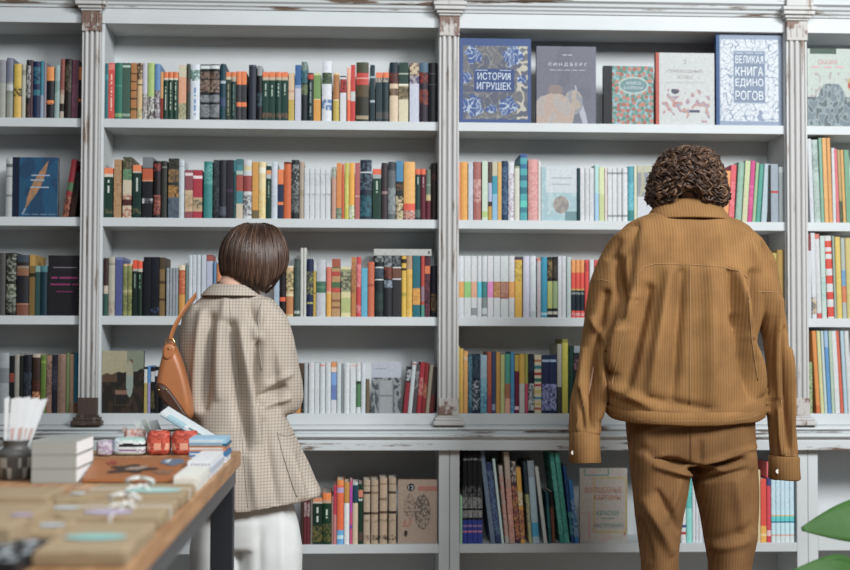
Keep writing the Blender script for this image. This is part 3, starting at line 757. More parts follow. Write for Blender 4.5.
for key, txt in S.items():
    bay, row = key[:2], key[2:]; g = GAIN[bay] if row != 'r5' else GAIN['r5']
    zs = ZS[int(row[1])-1]; ya, yb = ROWB[row]
    L_ = []
    for ln in txt.strip().split('\n'): L_ += parse(ln)
    for d in L_: d['yb'] = ya+(yb-ya)*(d['x0']-100)/690; d['key'] = key
    for d in L_: d['sig'] = (d['short'], d['extra'])
    loc = f"{SHELF[row]} of {SHELF[bay]}"
    for i, d in enumerate(L_):
        sigs = [e for e in L_ if e['sig'] == d['sig']]
        if d['short'].endswith(', leaning'): nm = 'leaning ' + d['short'][:-9] + ' book'
        else: nm = d['short'] + ' book'
        full = clean(nm + ' ' + d['extra'])
        pre = ''
        if len(sigs) > 1: pre = f"{OD[sigs.index(d)]} from left of {NW[len(sigs)]}, "
        dup = [e for e in L_ if e['short'] == d['short'] and e['sig'] != d['sig']]
        def nb(e): return e['short'].replace(', leaning', '')
        def col(e):
            ws = nb(e).split(); return ' '.join(ws[-2:])
        right = f", right of {col(L_[i-1])} one" if i and L_[i-1]['sig'] != d['sig'] else (f", left of {col(L_[i+1])} one" if i+1 < len(L_) and not pre else '')
        cands = [f"{full}{right}, {loc}", f"{full}, {pre}{loc}", f"{nm}{right}, {loc}", f"{nm}, {pre}{loc}", f"{nm}, {pre}{SHELF[row]}, {SHELF[bay]}"]
        if pre: cands = [f"{full}, {pre}{loc}", f"{nm}, {pre}{loc}", f"{nm}, {pre}{SHELF[row]}, {SHELF[bay]}"]
        lab = None
        for c in cands:
            if len(c.split()) <= 16 and c not in used: lab = c; break
        if not lab: lab = cands[-1]; print('LABEL', len(lab.split()), lab)
        used.add(lab); d['label'] = lab
        d['area'] = (d['x1']-d['x0'])*(ROWB[row][0]-d['y']); d['zs'] = zs; d['g'] = g
        BOOKS.append(d)
print('BOOKS', len(BOOKS))
NIND = 281
srt = sorted(BOOKS, key=lambda d: -d['area'])
for d in srt[:NIND]: d['keep'] = True
rest = []
for d in BOOKS:
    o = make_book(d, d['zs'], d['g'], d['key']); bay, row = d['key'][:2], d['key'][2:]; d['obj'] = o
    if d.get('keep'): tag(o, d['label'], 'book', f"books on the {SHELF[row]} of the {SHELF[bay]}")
    else: rest.append(o)
def join(objs, name, mat, parent=None):
    bm = bmesh.new()
    for o in objs:
        t = o.data.copy(); M_ = (Matrix.Translation(o.location) @ o.rotation_euler.to_matrix().to_4x4()) if o.parent is None else (Matrix.Translation(o.parent.location) @ o.parent.rotation_euler.to_matrix().to_4x4())
        t.transform(M_); bm.from_mesh(t)
    me = bpy.data.meshes.new(name); bm.to_mesh(me); bm.free(); me.materials.append(mat)
    r = bpy.data.objects.new(name, me); C.objects.link(r)
    if parent: r.parent = parent
    return r
kids = [ch for o in rest for ch in o.children]
thin = join(rest, 'book', M_book); join(kids, 'pages', M_page, thin)
for o in kids + rest: bpy.data.objects.remove(o)
tag(thin, 'narrow books with the thinnest spines, slotted singly between wider books on all the shelves', 'book', kind='stuff')
# ---------------------------------------------------------------- people: shared tools
def cloth_mat(name, c0, rib=None, check=None, dark=.55, rough=.9, sheen=.3, g=1):
    m, nt, b = newmat(name, rough, .15); N = nt.nodes.new; L = nt.links.new
    b.inputs['Sheen Weight'].default_value = sheen; b.inputs['Sheen Roughness'].default_value = .5
    b.inputs['Sheen Tint'].default_value = lin(c0, 1.6)
    tc = N('ShaderNodeTexCoord'); col = lin(c0, g)
    n = N('ShaderNodeTexNoise'); n.inputs['Scale'].default_value = 9; n.inputs['Detail'].default_value = 5; L(tc.outputs['Object'], n.inputs['Vector'])
    mr = N('ShaderNodeMapRange'); mr.inputs['From Min'].default_value = .3; mr.inputs['From Max'].default_value = .7
    mr.inputs['To Min'].default_value = .74 if rib else .88; mr.inputs['To Max'].default_value = 1.2 if rib else 1.08; L(n.outputs['Fac'], mr.inputs['Value'])
    last = mr.outputs['Result']; bumpsrc = n.outputs['Fac']
    def wave(axis, period):
        wv = N('ShaderNodeTexWave'); wv.wave_type = 'BANDS'; wv.bands_direction = axis; wv.wave_profile = 'SIN'
        wv.inputs['Scale'].default_value = 2*math.pi/20/period; wv.inputs['Distortion'].default_value = .6; wv.inputs['Detail Scale'].default_value = .3
        L(tc.outputs['Object'], wv.inputs['Vector']); return wv.outputs['Fac']
    def mul(a, b_):
        k = N('ShaderNodeMath'); k.operation = 'MULTIPLY'; L(a, k.inputs[0]); L(b_, k.inputs[1]); return k.outputs[0]
    if rib:
        wf = wave('X', rib); r = N('ShaderNodeMapRange'); r.inputs['To Min'].default_value = dark; r.inputs['To Max'].default_value = 1.15
        L(wf, r.inputs['Value']); last = mul(last, r.outputs['Result']); bumpsrc = wf
    if check:
        for ax in 'XZ':
            wf = wave(ax, check); r = N('ShaderNodeMapRange'); r.inputs['From Min'].default_value = .08; r.inputs['From Max'].default_value = .4
            r.inputs['To Min'].default_value = dark; r.inputs['To Max'].default_value = 1.0; L(wf, r.inputs['Value']); last = mul(last, r.outputs['Result'])
    mx = N('ShaderNodeMix'); mx.data_type = 'RGBA'; mx.blend_type = 'MULTIPLY'; mx.inputs['Factor'].default_value = 1
    mx.inputs['A'].default_value = col; L(last, mx.inputs['B']); L(mx.outputs['Result'], b.inputs['Base Color'])
    bp = N('ShaderNodeBump'); bp.inputs['Strength'].default_value = .22; bp.inputs['Distance'].default_value = .0012
    L(bumpsrc, bp.inputs['Height']); L(bp.outputs['Normal'], b.inputs['Normal'])
    return m
def ring(xl, xr, y, b, Yc, n=40, pw=2.3, tilt=0, dy=0, world=False):
    """one cross section of a garment: left and right edge and height read at the wearer's own distance"""
    if world: a0, a1, z = xl, xr, y
    else: a0, a1 = P(xl, y, Yc).x, P(xr, y, Yc).x; z = P((xl+xr)/2, y, Yc).z
    cx, a = (a0+a1)/2, (a1-a0)/2; o = []
    for k in range(n):
        t = 2*math.pi*k/n; c, s = math.cos(t), math.sin(t)
        x = a*math.copysign(abs(c)**(2/pw), c); yy = b*math.copysign(abs(s)**(2/pw), s)
        o.append((cx+x, Yc+dy+yy, z + tilt*(s if s < 0 else s*.4)))
    return o
def segd(p, a, b):
    ab = b-a; t = max(0, min(1, (p-a).dot(ab)/max(ab.length_squared, 1e-9))); return (p-(a+ab*t)).length, t
def folds(o, fl, Yc, nz=.004, nscale=7, seed=0, back=True, amp_k=1.8):
    me = o.data; F_ = []
    for f in fl:
        a, b = P(f[0], f[1], Yc), P(f[2], f[3], Yc)
        F_.append((Vector((a.x, a.z)), Vector((b.x, b.z)), f[4]*.00295, f[5]*amp_k))
    nr = [v.normal.copy() for v in me.vertices]
    for v, n in zip(me.vertices, nr):
        d = nz*noise.noise(Vector((v.co.x*nscale, v.co.y*nscale, v.co.z*nscale*.5+seed)))*2 + nz*.5*noise.noise(Vector((v.co.x*nscale*3.2, v.co.y*nscale*3, v.co.z*nscale*1.3+seed)))
        wgt = max(0, min(1, -n.y*1.6+.15)) if back else 1
        if wgt > 0:
            p = Vector((v.co.x, v.co.z))
            for a, b, w_, amp in F_:
                ds, t = segd(p, a, b)
                if ds < w_*3: d += amp*math.exp(-(ds/w_)**2)*wgt*math.sin(math.pi*min(1, max(0.12, t*.88+.12)))**.5
        v.co += n*d
    me.update()
def bvh(o):
    return BVHTree.FromPolygons([v.co.copy() for v in o.data.vertices], [tuple(p.vertices) for p in o.data.polygons])
def on_surface(tree, pts, Yc, off=.001, step=4):
    """lay a line onto the back of a garment, read from behind"""
    out = []
    for i in range(len(pts)-1):
        (ax, ay), (bx, by) = pts[i], pts[i+1]; k = max(1, int(math.hypot(bx-ax, by-ay)/step))
        for j in range(k+(1 if i == len(pts)-2 else 0)):
            t = j/k; q = P(ax+(bx-ax)*t, ay+(by-ay)*t, Yc); d = (q-CAMP).normalized()
            h = tree.ray_cast(CAMP, d)
            if h[0] is not None: out.append(h[0]+h[1]*off)
    return out
def seam(name, tree, pts, Yc, mat, root, r=.0016, off=.0008):
    q = on_surface(tree, pts, Yc, off)
    if len(q) < 2: return
    m = MB(); m.tube(q, r, 6); return shift(m.build(name, mat), root)
def add_hand(m, wrist, down, side, curl=.9, L=.095, fw=1.0):
    """palm, four unequal bent fingers and a thumb; down = hand axis, side = across the knuckles towards the thumb"""
    d = Vector(down).normalized(); s = Vector(side); s = (s-d*s.dot(d)).normalized(); nrm = d.cross(s)
    w = Vector(wrist)
    m.tube([w-d*.03, w, w+d*.035, w+d*.075, w+d*.088], [.024, .024, .034, .036, .028], 14, flat=.5, up=nrm)
    for k, (off, ln) in enumerate(((.027, .072), (.009, .08), (-.009, .075), (-.026, .06))):
        p = w+d*.082+s*off; pts = [p-d*.03, p]; a = .25
        for f in (.45, .32, .23):
            a += curl*.75; dr = d*math.cos(a)+nrm*math.sin(a); p = p+dr*ln*f; pts.append(p)
        m.tube(pts, [.0095, .0092, .0085, .0078, .0065], 10)
    p = w+d*.02+s*.025
    m.tube([w+d*.005+s*.012, p, p+(d*.6+s*.8).normalized()*.03, p+(d*.8+s*.5+nrm*.4).normalized()*.058], [.012, .0125, .010, .008], 10)
def add_head(m, c, M, hs=1.0):
    """skull, jaw, nose, brow, chin and ears; M turns the head; its face looks along local +Y"""
    def E(p, r): m.ellipsoid(Vector(c)+M@(Vector(p)*hs), [q*hs for q in r], 24, 14, M=M)
    E((0, -.015, .03), (.074, .095, .088)); E((0, .03, -.03), (.058, .062, .075)); E((0, .055, -.085), (.028, .026, .022))
    E((0, .088, -.022), (.012, .02, .024)); E((0, .098, -.032), (.017, .012, .010)); E((0, .075, .012), (.052, .02, .012))
    E((0, .082, -.058), (.022, .012, .009)); E((.03, .07, -.03), (.022, .018, .02)); E((-.03, .07, -.03), (.022, .018, .02))
    for s in (-1, 1): E((s*.077, -.005, -.012), (.008, .018, .031))
M_skin = flat('skin', '#d3a48a', .55, nz=.08, nscale=60)
M_eye = flat('eye_white', '#e8e4de', .3); M_btn = flat('shell_button', '#e6dfd2', .3)
# ---------------------------------------------------------------- person in brown corduroy
YM = -.80
man = empty('person', (P(689, 300, YM).x, YM, 0))
M_cord = cloth_mat('brown_corduroy', '#946a38', rib=.0085, dark=.9, g=.86)
M_cordp = cloth_mat('brown_corduroy_trousers', '#855e34', rib=.0085, dark=.92, g=.82)
M_seam = flat('tan_thread', '#a98050', .8, g=.9)
M_hairm = attr_mat('curly_hair', .45, .5)
def px(x, y, dy=0, Y=YM): return P(x, y, Y+dy)
# body, one continuous figure
m = MB()
hc = px(687, 190, .02)
HM = Matrix.Rotation(-.25, 3, 'X')
add_head(m, hc, HM, .95)
nb = px(686, 222, 0)
m.tube([nb+Vector((0, .0, -.06)), nb, hc+Vector((0, -.015, -.06)), hc], [.07, .058, .056, .05], 20)
m.rings([ring(a, b, y, d, YM, 28) for a, b, y, d in ((660, 712, 222, .06), (640, 735, 232, .085), (625, 750, 245, .1), (628, 748, 280, .115), (635, 742, 330, .11), (642, 738, 380, .1), (636, 746, 420, .11), (634, 748, 445, .11), (645, 735, 454, .06))])
armL = [px(632, 258), px(608, 320, .01), px(597, 345, .01), px(589, 385, 0), px(580, 402, 0)]
armR = [px(742, 258), px(770, 320, .01), px(775, 345, .02), px(780, 400, 0), px(778.5, 420, 0)]
for A in (armL, armR): m.tube(A, [.042, .033, .029, .026, .022], 16)
add_hand(m, px(580, 402), (0, 0, -1), (0, 1, 0), 1.35); add_hand(m, px(778.5, 420), (0, 0, -1), (0, 1, 0), 1.35)
def leg(hip, knee, ankle):
    m.tube([hip, hip.lerp(knee, .5), knee, knee.lerp(ankle, .35), ankle, ankle+Vector((0, 0, -.05))], [.07, .06, .047, .048, .034, .033], 18)
    a = ankle+Vector((0, .0, -.045)); m.tube([a+Vector((0, -.05, 0)), a+Vector((0, .03, 0)), a+Vector((0, .14, -.015))], [.03, .036, .028], 14)
aL, aR = Vector((px(655, 600).x-.01, YM, .09)), Vector((px(734, 600).x+.01, YM, .09))
leg(px(661, 455), Vector((px(659, 563).x, YM+.01, .5)), aL); leg(px(718, 455), Vector((px(732, 563).x, YM+.01, .5)), aR)
mb = m.build('person', M_skin, weld=False); remesh(mb, .0055, 4)
loc = Vector(man.location); bpy.data.objects.remove(man)
man = mb; mb.data.transform(Matrix.Translation(-loc)); mb.location = loc
tag(man, 'person with curly brown hair in brown corduroy jacket and trousers, back turned', 'person')
for s in (-1, 1):
    e = MB(); c = hc + HM@Vector((s*.03, .083, -.005)); e.ellipsoid(c, (.011, .011, .011), 12, 8); shift(e.build('eye', M_eye), man)
# jacket
m = MB()
T = [(668, 704, 205, .05), (664, 710, 213, .066), (652, 724, 215, .08), (640, 737, 220, .095), (628, 748, 226, .106), (616, 757, 237, .118), (607, 765, 250, .125), (604, 767, 275, .132), (606, 762, 305, .14), (606, 755, 335, .15), (603, 753, 360, .16), (601, 760, 385, .165), (604, 765, 402, .16), (612, 764, 414, .15)]
m.rings([ring(a, b, y, d, YM, 48, 2.4, .02 if y > 400 else 0) for a, b, y, d in T])
def slv(o): return [(sum(t[:2])/2, t[2], abs(t[0]-t[1])/2) for t in o]
SL = slv([(622, 636, 232), (612, 640, 238), (606, 642, 246), (600, 642, 257), (594.5, 642, 270), (590, 640, 283), (586, 632, 305), (583, 622, 327), (578.5, 612, 355), (575, 605, 380), (571.5, 601, 400), (570, 600.5, 434)])
SR = slv([(752, 734, 232), (761, 732, 239), (766, 732, 246), (773, 732, 257), (777, 734, 275), (780, 742, 293), (785, 757, 320), (788, 762, 340), (791, 765, 363), (795, 766, 405), (797, 769, 435), (798.5, 770, 458)])
for S_ in (SL, SR):
    m.rings([ring(x-r, x+r, y, .088 if y < 300 else .068 if y < 340 else .06, YM, 32, 2.2, dy=(.0 if y < 300 else .0)) for x, y, r in S_])
jk = m.build('jacket', M_cord); remesh(jk, .006, 8)
folds(jk, [(640, 228, 628, 300, 6, .008), (622, 262, 615, 330, 4, .006), (628, 300, 608, 372, 6, .018), (640, 290, 616, 395, 5, -.014), (613, 262, 622, 330, 5, -.016),
           (660, 275, 640, 395, 6, .012), (672, 275, 660, 400, 5, -.01), (690, 235, 690, 262, 5, .001), (700, 275, 700, 405, 8, .008), (718, 275, 722, 330, 4, -.011), (726, 275, 735, 340, 4, .014),
           (742, 275, 748, 345, 4, -.011), (735, 340, 752, 395, 6, .014), (722, 320, 740, 400, 5, -.012), (748, 268, 742, 240, 5, .008), (712, 235, 716, 262, 5, .002), (668, 232, 662, 262, 5, .002),
           (602, 295, 585, 400, 4, -.012), (596, 350, 598, 420, 3.5, .012), (590, 370, 590, 430, 3, -.014), (580, 350, 577, 430, 3, .006), (576, 390, 580, 430, 2.5, -.008),
           (772, 300, 774, 400, 3, .008), (779, 330, 783, 450, 3, -.012), (787, 350, 789, 455, 2.5, .008), (774, 410, 777, 456, 2.5, .008), (792, 400, 792, 456, 2, -.008),
           (606, 385, 645, 405, 5, .008), (640, 398, 700, 408, 5, -.005), (590, 320, 604, 350, 4, .01), (760, 380, 764, 400, 5, .01),
           (615, 245, 604, 262, 4, -.006), (759, 247, 770, 262, 4, -.006)], YM, .008, 5.5, 1, amp_k=2.7)
jt = bvh(jk); shift(jk, man)
# collar
m = MB(); 
def openring(xl, xr, y, b, dy=0, tilt=0):
    r_ = ring(xl, xr, y, b, YM, 64, 2.2, tilt, dy)
    return [r_[k % 64] for k in range(24+0, 24+0+49)] if False else [r_[(k) % 64] for k in range(28, 69)]
cr = [openring(662, 712, 208, .066, 0, -.010), openring(660, 714, 203, .070, 0, -.012), openring(652, 722, 210, .092, 0, -.008), openring(645, 730, 222.5, .108, 0, -.004)]
m.rings(cr, False, closed=False); co = m.build('collar', M_cord); sm = co.modifiers.new('s', 'SOLIDIFY'); sm.thickness = .006; sm.offset = 0
sb = co.modifiers.new('b', 'SUBSURF'); sb.levels = 1; sb.render_levels = 1; bake(co); shift(co, jk)
# hem band
m = MB(); hb = [ring(601, 766, 402, .166, YM, 56, 2.1, .024), ring(602, 765.5, 405, .169, YM, 56, 2.1, .024), ring(606, 764, 414, .169, YM, 56, 2.1, .024), ring(608, 762, 415.5, .160, YM, 56, 2.1, .024), ring(612, 758, 412, .15, YM, 56, 2.1, .02)]
m.rings(hb, False); he = m.build('hem_band', M_cord); folds(he, [], YM, .004, 9, 3); ht = bvh(he); shift(he, jk)
for nm, S_, (by, bx, bz) in (('cuff', (570, 599.5, 431, 462.5), (572.8, 452.7, 0)), ('cuff', (769.5, 799, 455, 479), (777.4, 471.5, 0))):
    a, b, y0, y1 = S_; m = MB(); sh = 0 if a < 600 else 0
    m.rings([ring(a+1.5, b-1.5, y0, .058, YM, 36, 2.3), ring(a, b, y0+2, .063, YM, 36, 2.3), ring(a+.2, b-.2, (y0+y1)/2, .062, YM, 36, 2.3), ring(a-.3, b+.3, y1-1, .061, YM, 36, 2.3), ring(a+1, b-1, y1, .058, YM, 36, 2.3), ring(a+3, b-3, y1-3, .052, YM, 36, 2.3), ring(a+3, b-3, y0+5, .052, YM, 36, 2.3)], False)
    cf = m.build('cuff', M_cord); folds(cf, [], YM, .0025, 12, a); ct = bvh(cf); shift(cf, jk)
    q = on_surface(ct, [(by, bx), (by, bx+.1)], YM, .001)
    if q: 
        m = MB(); c = q[0]; m.rings([[(c.x+r*math.cos(t*.5236), c.y-h, c.z+r*math.sin(t*.5236)) for t in range(12)] for r, h in ((.0062, 0), (.0068, .002), (.0055, .0035), (.0035, .0028))], True, smooth=False)
        bo = m.build('button', M_btn); tag(bo, 'pale shell button'); shift(bo, jk)
for nm, pts in (('yoke_seam', [(637, 300), (637, 275), (643, 267), (655, 264), (690, 264.5), (722, 267), (742, 272), (747, 278), (749, 300)]), ('back_seam', [(690, 265), (690, 404)]),
                ('shoulder_seam', [(592, 281), (603, 280), (614, 283)]), ('shoulder_seam', [(757, 292), (770, 292), (781, 293)]), ('panel_seam', [(637, 300), (620, 345), (612, 385)]), ('panel_seam', [(749, 300), (752, 340), (758, 380)]),
                ('sleeve_seam', [(586, 395), (577, 425), (578, 432)]), ('sleeve_seam', [(781, 400), (784, 455)])):
    seam(nm, jt, pts, YM, M_seam, jk, .0012, .0012)
for yy in (408.5, 418): 
    pts = []
    seam('hem_stitching', ht, [(606, yy-5), (625, yy+0), (660, yy+3), (725, yy+3), (750, yy+0), (763, yy-5)], YM, M_seam, jk, .0011)
# trousers
m = MB()
m.rings([ring(627, 753, 405, .125, YM, 44), ring(627, 754, 425, .13, YM, 44), ring(628, 755, 440, .132, YM, 44), ring(629, 755.5, 455, .128, YM, 44), ring(632, 752, 467, .12, YM, 44)])
zk = P(659, 566, YM).z; zf = .035
LL = [ring(629, 692, 452, .122, YM, 32), ring(630, 691.5, 466, .118, YM, 32), ring(632, 687, 490, .108, YM, 32), ring(634, 682.5, 515, .1, YM, 32), ring(637.5, 679.5, 540, .092, YM, 32), ring(641, 677.5, 563, .088, YM, 32)]
RR = [ring(691, 755.5, 452, .122, YM, 32), ring(692, 756, 466, .118, YM, 32), ring(697, 756.5, 490, .108, YM, 32), ring(703, 756, 515, .1, YM, 32), ring(707, 754, 540, .092, YM, 32), ring(711, 750.5, 563, .088, YM, 32)]
for G_, (a, b) in ((LL, (641, 677)), (RR, (711, 750))):
    xa, xb = P(a, 563, YM).x, P(b, 563, YM).x
    for t in (.3, .6, .85, 1): G_.append(ring(xa-.004*t, xb+.004*t, zk*(1-t)+zf*t, .085, YM, 32, world=True))
    m.rings(G_)
tr = m.build('trousers', M_cordp); remesh(tr, .006, 8)
folds(tr, [(690, 467, 735, 455, 3.5, -.016), (692, 462, 755, 444, 3, .008), (690, 467, 640, 452, 3.5, -.014), (690, 474, 645, 462, 3, .008), (695, 478, 740, 466, 3, -.007),
           (640, 420, 640, 445, 5, .004), (705, 546, 745, 536, 5, .005), (712, 537, 748, 520, 5, -.004), (642, 500, 668, 552, 5, .009), (650, 490, 676, 530, 4, -.008), (672, 480, 660, 520, 4, .006),
           (728, 480, 735, 530, 6, .008), (745, 470, 750, 530, 4, -.006), (690, 440, 690, 466, 3, -.006), (636, 520, 644, 560, 4, -.006)], YM, .006, 6, 5, amp_k=2.2)
tt_ = bvh(tr); shift(tr, man)
seam('centre_seam', tt_, [(690.5, 420), (690.5, 464)], YM, flat('dark_brown_thread', '#5f3f20', .8), tr, .0018)
M_shoe = flat('dark_shoe_leather', '#33261e', .4)
for a in (aL, aR):
    m = MB(); c = Vector((a.x, YM+.03, 0))
    m.rings([[(c.x+sx*math.cos(t*math.pi/12)*(1-.12*math.sin(t*math.pi/12)), c.y+sy*math.sin(t*math.pi/12)+oy, z) for t in range(24)] for sx, sy, oy, z in ((.05, .145, .03, .001), (.052, .15, .03, .02), (.05, .145, .03, .035), (.042, .12, .015, .06), (.036, .06, -.05, .09), (.034, .05, -.05, .1))])
    shift(m.build('shoe', M_shoe), man)
# hair: a soft mass and many separate curls
def hairball(name, rows, Yc, n_curl, crad, shades, root, notch=None, blen=.062, thick=.0036, inward=.010, dyf=None, seed=3):
    rnd = random.Random(seed); m = MB(); rs = []
    for (a, b, y, d, dy) in rows:
        r_ = ring(a, b, y, d, Yc, 48, 2.05, 0, dy); 
        if notch:
            r2 = []
            for (x, yy, z) in r_:
                k = math.exp(-((x-notch[0])/notch[1])**2) if yy < Yc else 0
                kk = max(0, (notch[2]-z)/.05)
                r2.append((x, yy+k*min(1, kk)*.085, z+k*max(0, notch[2]-z)*.85))
            r_ = r2
        rs.append(r_)
    m.rings(rs, True, shades[0]); base = MB()
    me = bpy.data.meshes.new('t'); me.from_pydata(m.v, [], m.f); me.update()
    tree = BVHTree.FromPolygons(m.v, m.f)
    cen = Vector((sum(v[0] for v in m.v)/len(m.v), sum(v[1] for v in m.v)/len(m.v), sum(v[2] for v in m.v)/len(m.v)))
    out = MB(); sc = []
    for v in m.v:
        p = Vector(v); q = cen+(p-cen)*.93; q += (p-cen).normalized()*.006*noise.noise(p*45); sc.append(tuple(q))
    out.v = sc; out.f = list(m.f); out.c = [shades[0]]*len(m.f); out.sm = [True]*len(m.f)
    for i in range(n_curl):
        th = rnd.random()*2*math.pi; ph = math.acos(1-2*rnd.random()*.93)
        d = Vector((math.sin(ph)*math.cos(th), math.sin(ph)*math.sin(th), math.cos(ph)))
        h = tree.ray_cast(cen, d)
        if h[0] is None: continue
        if notch and abs(h[0].x-notch[0]) < notch[1]*.9 and h[0].y < Yc and h[0].z < notch[2]+.035: continue
        pts = []; p = h[0]; k = 14; a0 = rnd.random()*6.28; rr = crad*(.6+.7*rnd.random()); L_ = blen*(.6+.8*rnd.random())
        turns = rnd.choice((-1, 1))*(1.3+rnd.random()*1.4)
        sw = Vector((rnd.uniform(-.35, .35), rnd.uniform(-.35, .35), 0))
        for j in range(k):
            t = j/(k-1)
            g_, nn, _, _ = tree.find_nearest(p)
            if (p-cen).dot(nn) < 0: nn = -nn
            dn = (Vector((0, 0, -1))+sw); dn = (dn-nn*dn.dot(nn)); dn = dn.normalized() if dn.length > .1 else Vector((d.x, d.y, -.2)).normalized()
            p = g_+dn*(L_/k); sd = nn.cross(dn)
            an = a0+turns*2*math.pi*t; e = rr*(.5+.6*t)
            pts.append(p+nn*(math.cos(an)*e-inward*.35)+sd*math.sin(an)*e)
        for q in range(3):
            o3 = Vector((rnd.uniform(-1, 1), rnd.uniform(-1, 1), rnd.uniform(-1, 1)))*thick*1.1
            out.tube([p_+o3 for p_ in pts], [thick*.62*(1-.6*abs(2*j/(k-1)-1)**2) for j in range(k)], 4, shades[rnd.randrange(len(shades))])
    o = out.build(name, M_hairm, smooth=True); return shift(o, root)
sh = [lin(c, 1.0) for c in ('#38271c', '#452f21', '#553b29', '#6a4a33', '#85603f', '#4b3425', '#3c291d')]
rows = [(682, 694, 147.5, .02, .0), (674, 703, 149.5, .05, .0), (666, 711, 153.5, .08, 0), (660, 716, 160, .1, 0), (656, 720, 168, .112, 0), (652, 723, 178, .118, 0), (649, 726, 188, .12, 0), (648, 727.5, 197, .118, 0), (650, 726, 202, .11, .005), (656, 720, 206, .09, .01)]
cx = P(691, 200, YM-.1)
hairball('hair', rows, YM, 620, .0105, sh, man, notch=(cx.x, .03, P(691, 190, YM-.1).z))
# ---------------------------------------------------------------- person in checked coat with shoulder bag
YW = -.95
M_coat = cloth_mat('checked_wool_coat', '#b9ac9d', check=.0085, dark=.76, sheen=.1, g=1.02)
M_tw = cloth_mat('white_linen_trousers', '#cdd0cf', dark=.9, sheen=.05, g=1.1)
M_line = flat('coat_seam', '#9c9387', .9)
def pw_(x, y, dy=0): return P(x, y, YW+dy)
m = MB()
hc = pw_(255, 263, .05)
HM = Matrix.Rotation(-.25, 3, 'Z') @ Matrix.Rotation(-.75, 3, 'X') @ Matrix.Rotation(.18, 3, 'Y')
add_head(m, hc, HM, .85)
nb = pw_(234, 290, -.01)
m.tube([nb+Vector((0, 0, -.05)), nb, nb.lerp(hc, .5), hc], [.062, .052, .05, .05], 20)
m.rings([ring(a, b, y, d, YW, 28) for a, b, y, d in ((214, 252, 296, .05), (204, 262, 306, .06), (202, 266, 325, .066), (206, 260, 380, .062), (208, 258, 420, .06), (204, 266, 470, .075), (206, 266, 500, .075))])
shR, elR, wrR = pw_(262, 326, .02), pw_(280, 392, .02), pw_(262, 385, .22)
shL, elL, wrL = pw_(206, 326, .02), pw_(196, 392, .02), pw_(222, 385, .22)
for a_, b_, c_ in ((shR, elR, wrR), (shL, elL, wrL)):
    m.tube([a_, a_.lerp(b_, .5), b_, b_.lerp(c_, .5), c_], [.028, .026, .024, .023, .02], 14)
add_hand(m, wrR, (-.35, .9, .1), (-.2, .1, 1), .8, fw=.9); add_hand(m, wrL, (.35, .9, .1), (.2, .1, 1), -.8, fw=.9)
def legw(x, x2):
    hip = pw_(x, 500); a = Vector((pw_(x2, 500).x, YW, .09)); k = Vector((pw_(x2, 500).x, YW+.01, .46))
    m.tube([hip, hip.lerp(k, .5), k, k.lerp(a, .35), a, a+Vector((0, 0, -.05))], [.06, .055, .045, .042, .032, .03], 16)
    a = a+Vector((0, 0, -.045)); m.tube([a+Vector((0, -.045, 0)), a+Vector((0, .03, 0)), a+Vector((0, .12, -.015))], [.027, .032, .025], 12); return a
f1 = legw(218, 214); f2 = legw(260, 262)
wo = m.build('person', M_skin); remesh(wo, .0055, 4)
loc = Vector((pw_(240, 300).x, YW, 0)); wo.data.transform(Matrix.Translation(-loc)); wo.location = loc
tag(wo, 'person with a straight brown bob in a beige checked coat and white trousers, head bowed', 'person')
for s in (-1, 1):
    e = MB(); e.ellipsoid(hc + HM@Vector((s*.028, .075, -.005)), (.0105,)*3, 12, 8); shift(e.build('eye', M_eye), wo)
# coat
m = MB()
T = [(218, 247, 283, .052), (214, 252, 288, .062), (206, 258, 294, .075), (198, 266, 300, .09), (190, 273, 308, .1), (184, 280, 318, .108), (181, 283, 332, .115), (181, 284, 355, .12), (182, 280, 380, .122), (184, 279, 400, .125), (186, 286, 420, .135), (186, 296, 440, .145), (185, 305, 458, .152), (184, 313, 476, .158)]
rg = [ring(a, b, y, d, YW, 52, 2.3) for a, b, y, d in T]
def hemring(a, b, y, d, zadd=0):
    r_ = ring(a, b, y, d, YW, 52, 2.3); o = []
    for (x, yy, z) in r_:
        k = (YW-yy)/d; xr = (x-r_[26][0])/(r_[0][0]-r_[26][0])
        o.append((x, yy, z - .035*max(0, k)*max(0, min(1, (1.05-xr)*2.2)) + zadd))
    return o
rg += [hemring(184, 319, 488, .162), hemring(184, 320.5, 494, .163)]
m.rings(rg)
SR_ = [(255, 270, 300), (256, 278, 308), (256, 286, 318), (257, 291.5, 336), (260, 296, 358), (262, 300.5, 382), (262, 301, 398), (264, 298, 408), (270, 292, 413)]
m.rings([ring(a, b, y, .072, YW, 32, 2.2, dy=.0 + max(0, (y-370))*.0006) for a, b, y in SR_])
SL_ = [(203, 190, 305), (206, 183, 316), (207, 180, 336), (207, 180, 360), (207, 181, 385), (205, 184, 402), (200, 188, 412)]
m.rings([ring(b, a, y, .068, YW, 32, 2.2, dy=.0 + max(0, (y-370))*.0006) for a, b, y in SL_])
for el, wr in ((pw_(281, 398, .03), wrR), (pw_(195, 398, .03), wrL)):
    e2 = el.lerp(wr, .86); m.tube([el, el.lerp(e2, .35), e2], [.052, .052, .04], 20)
ct_ = m.build('coat', M_coat); remesh(ct_, .0055, 8)
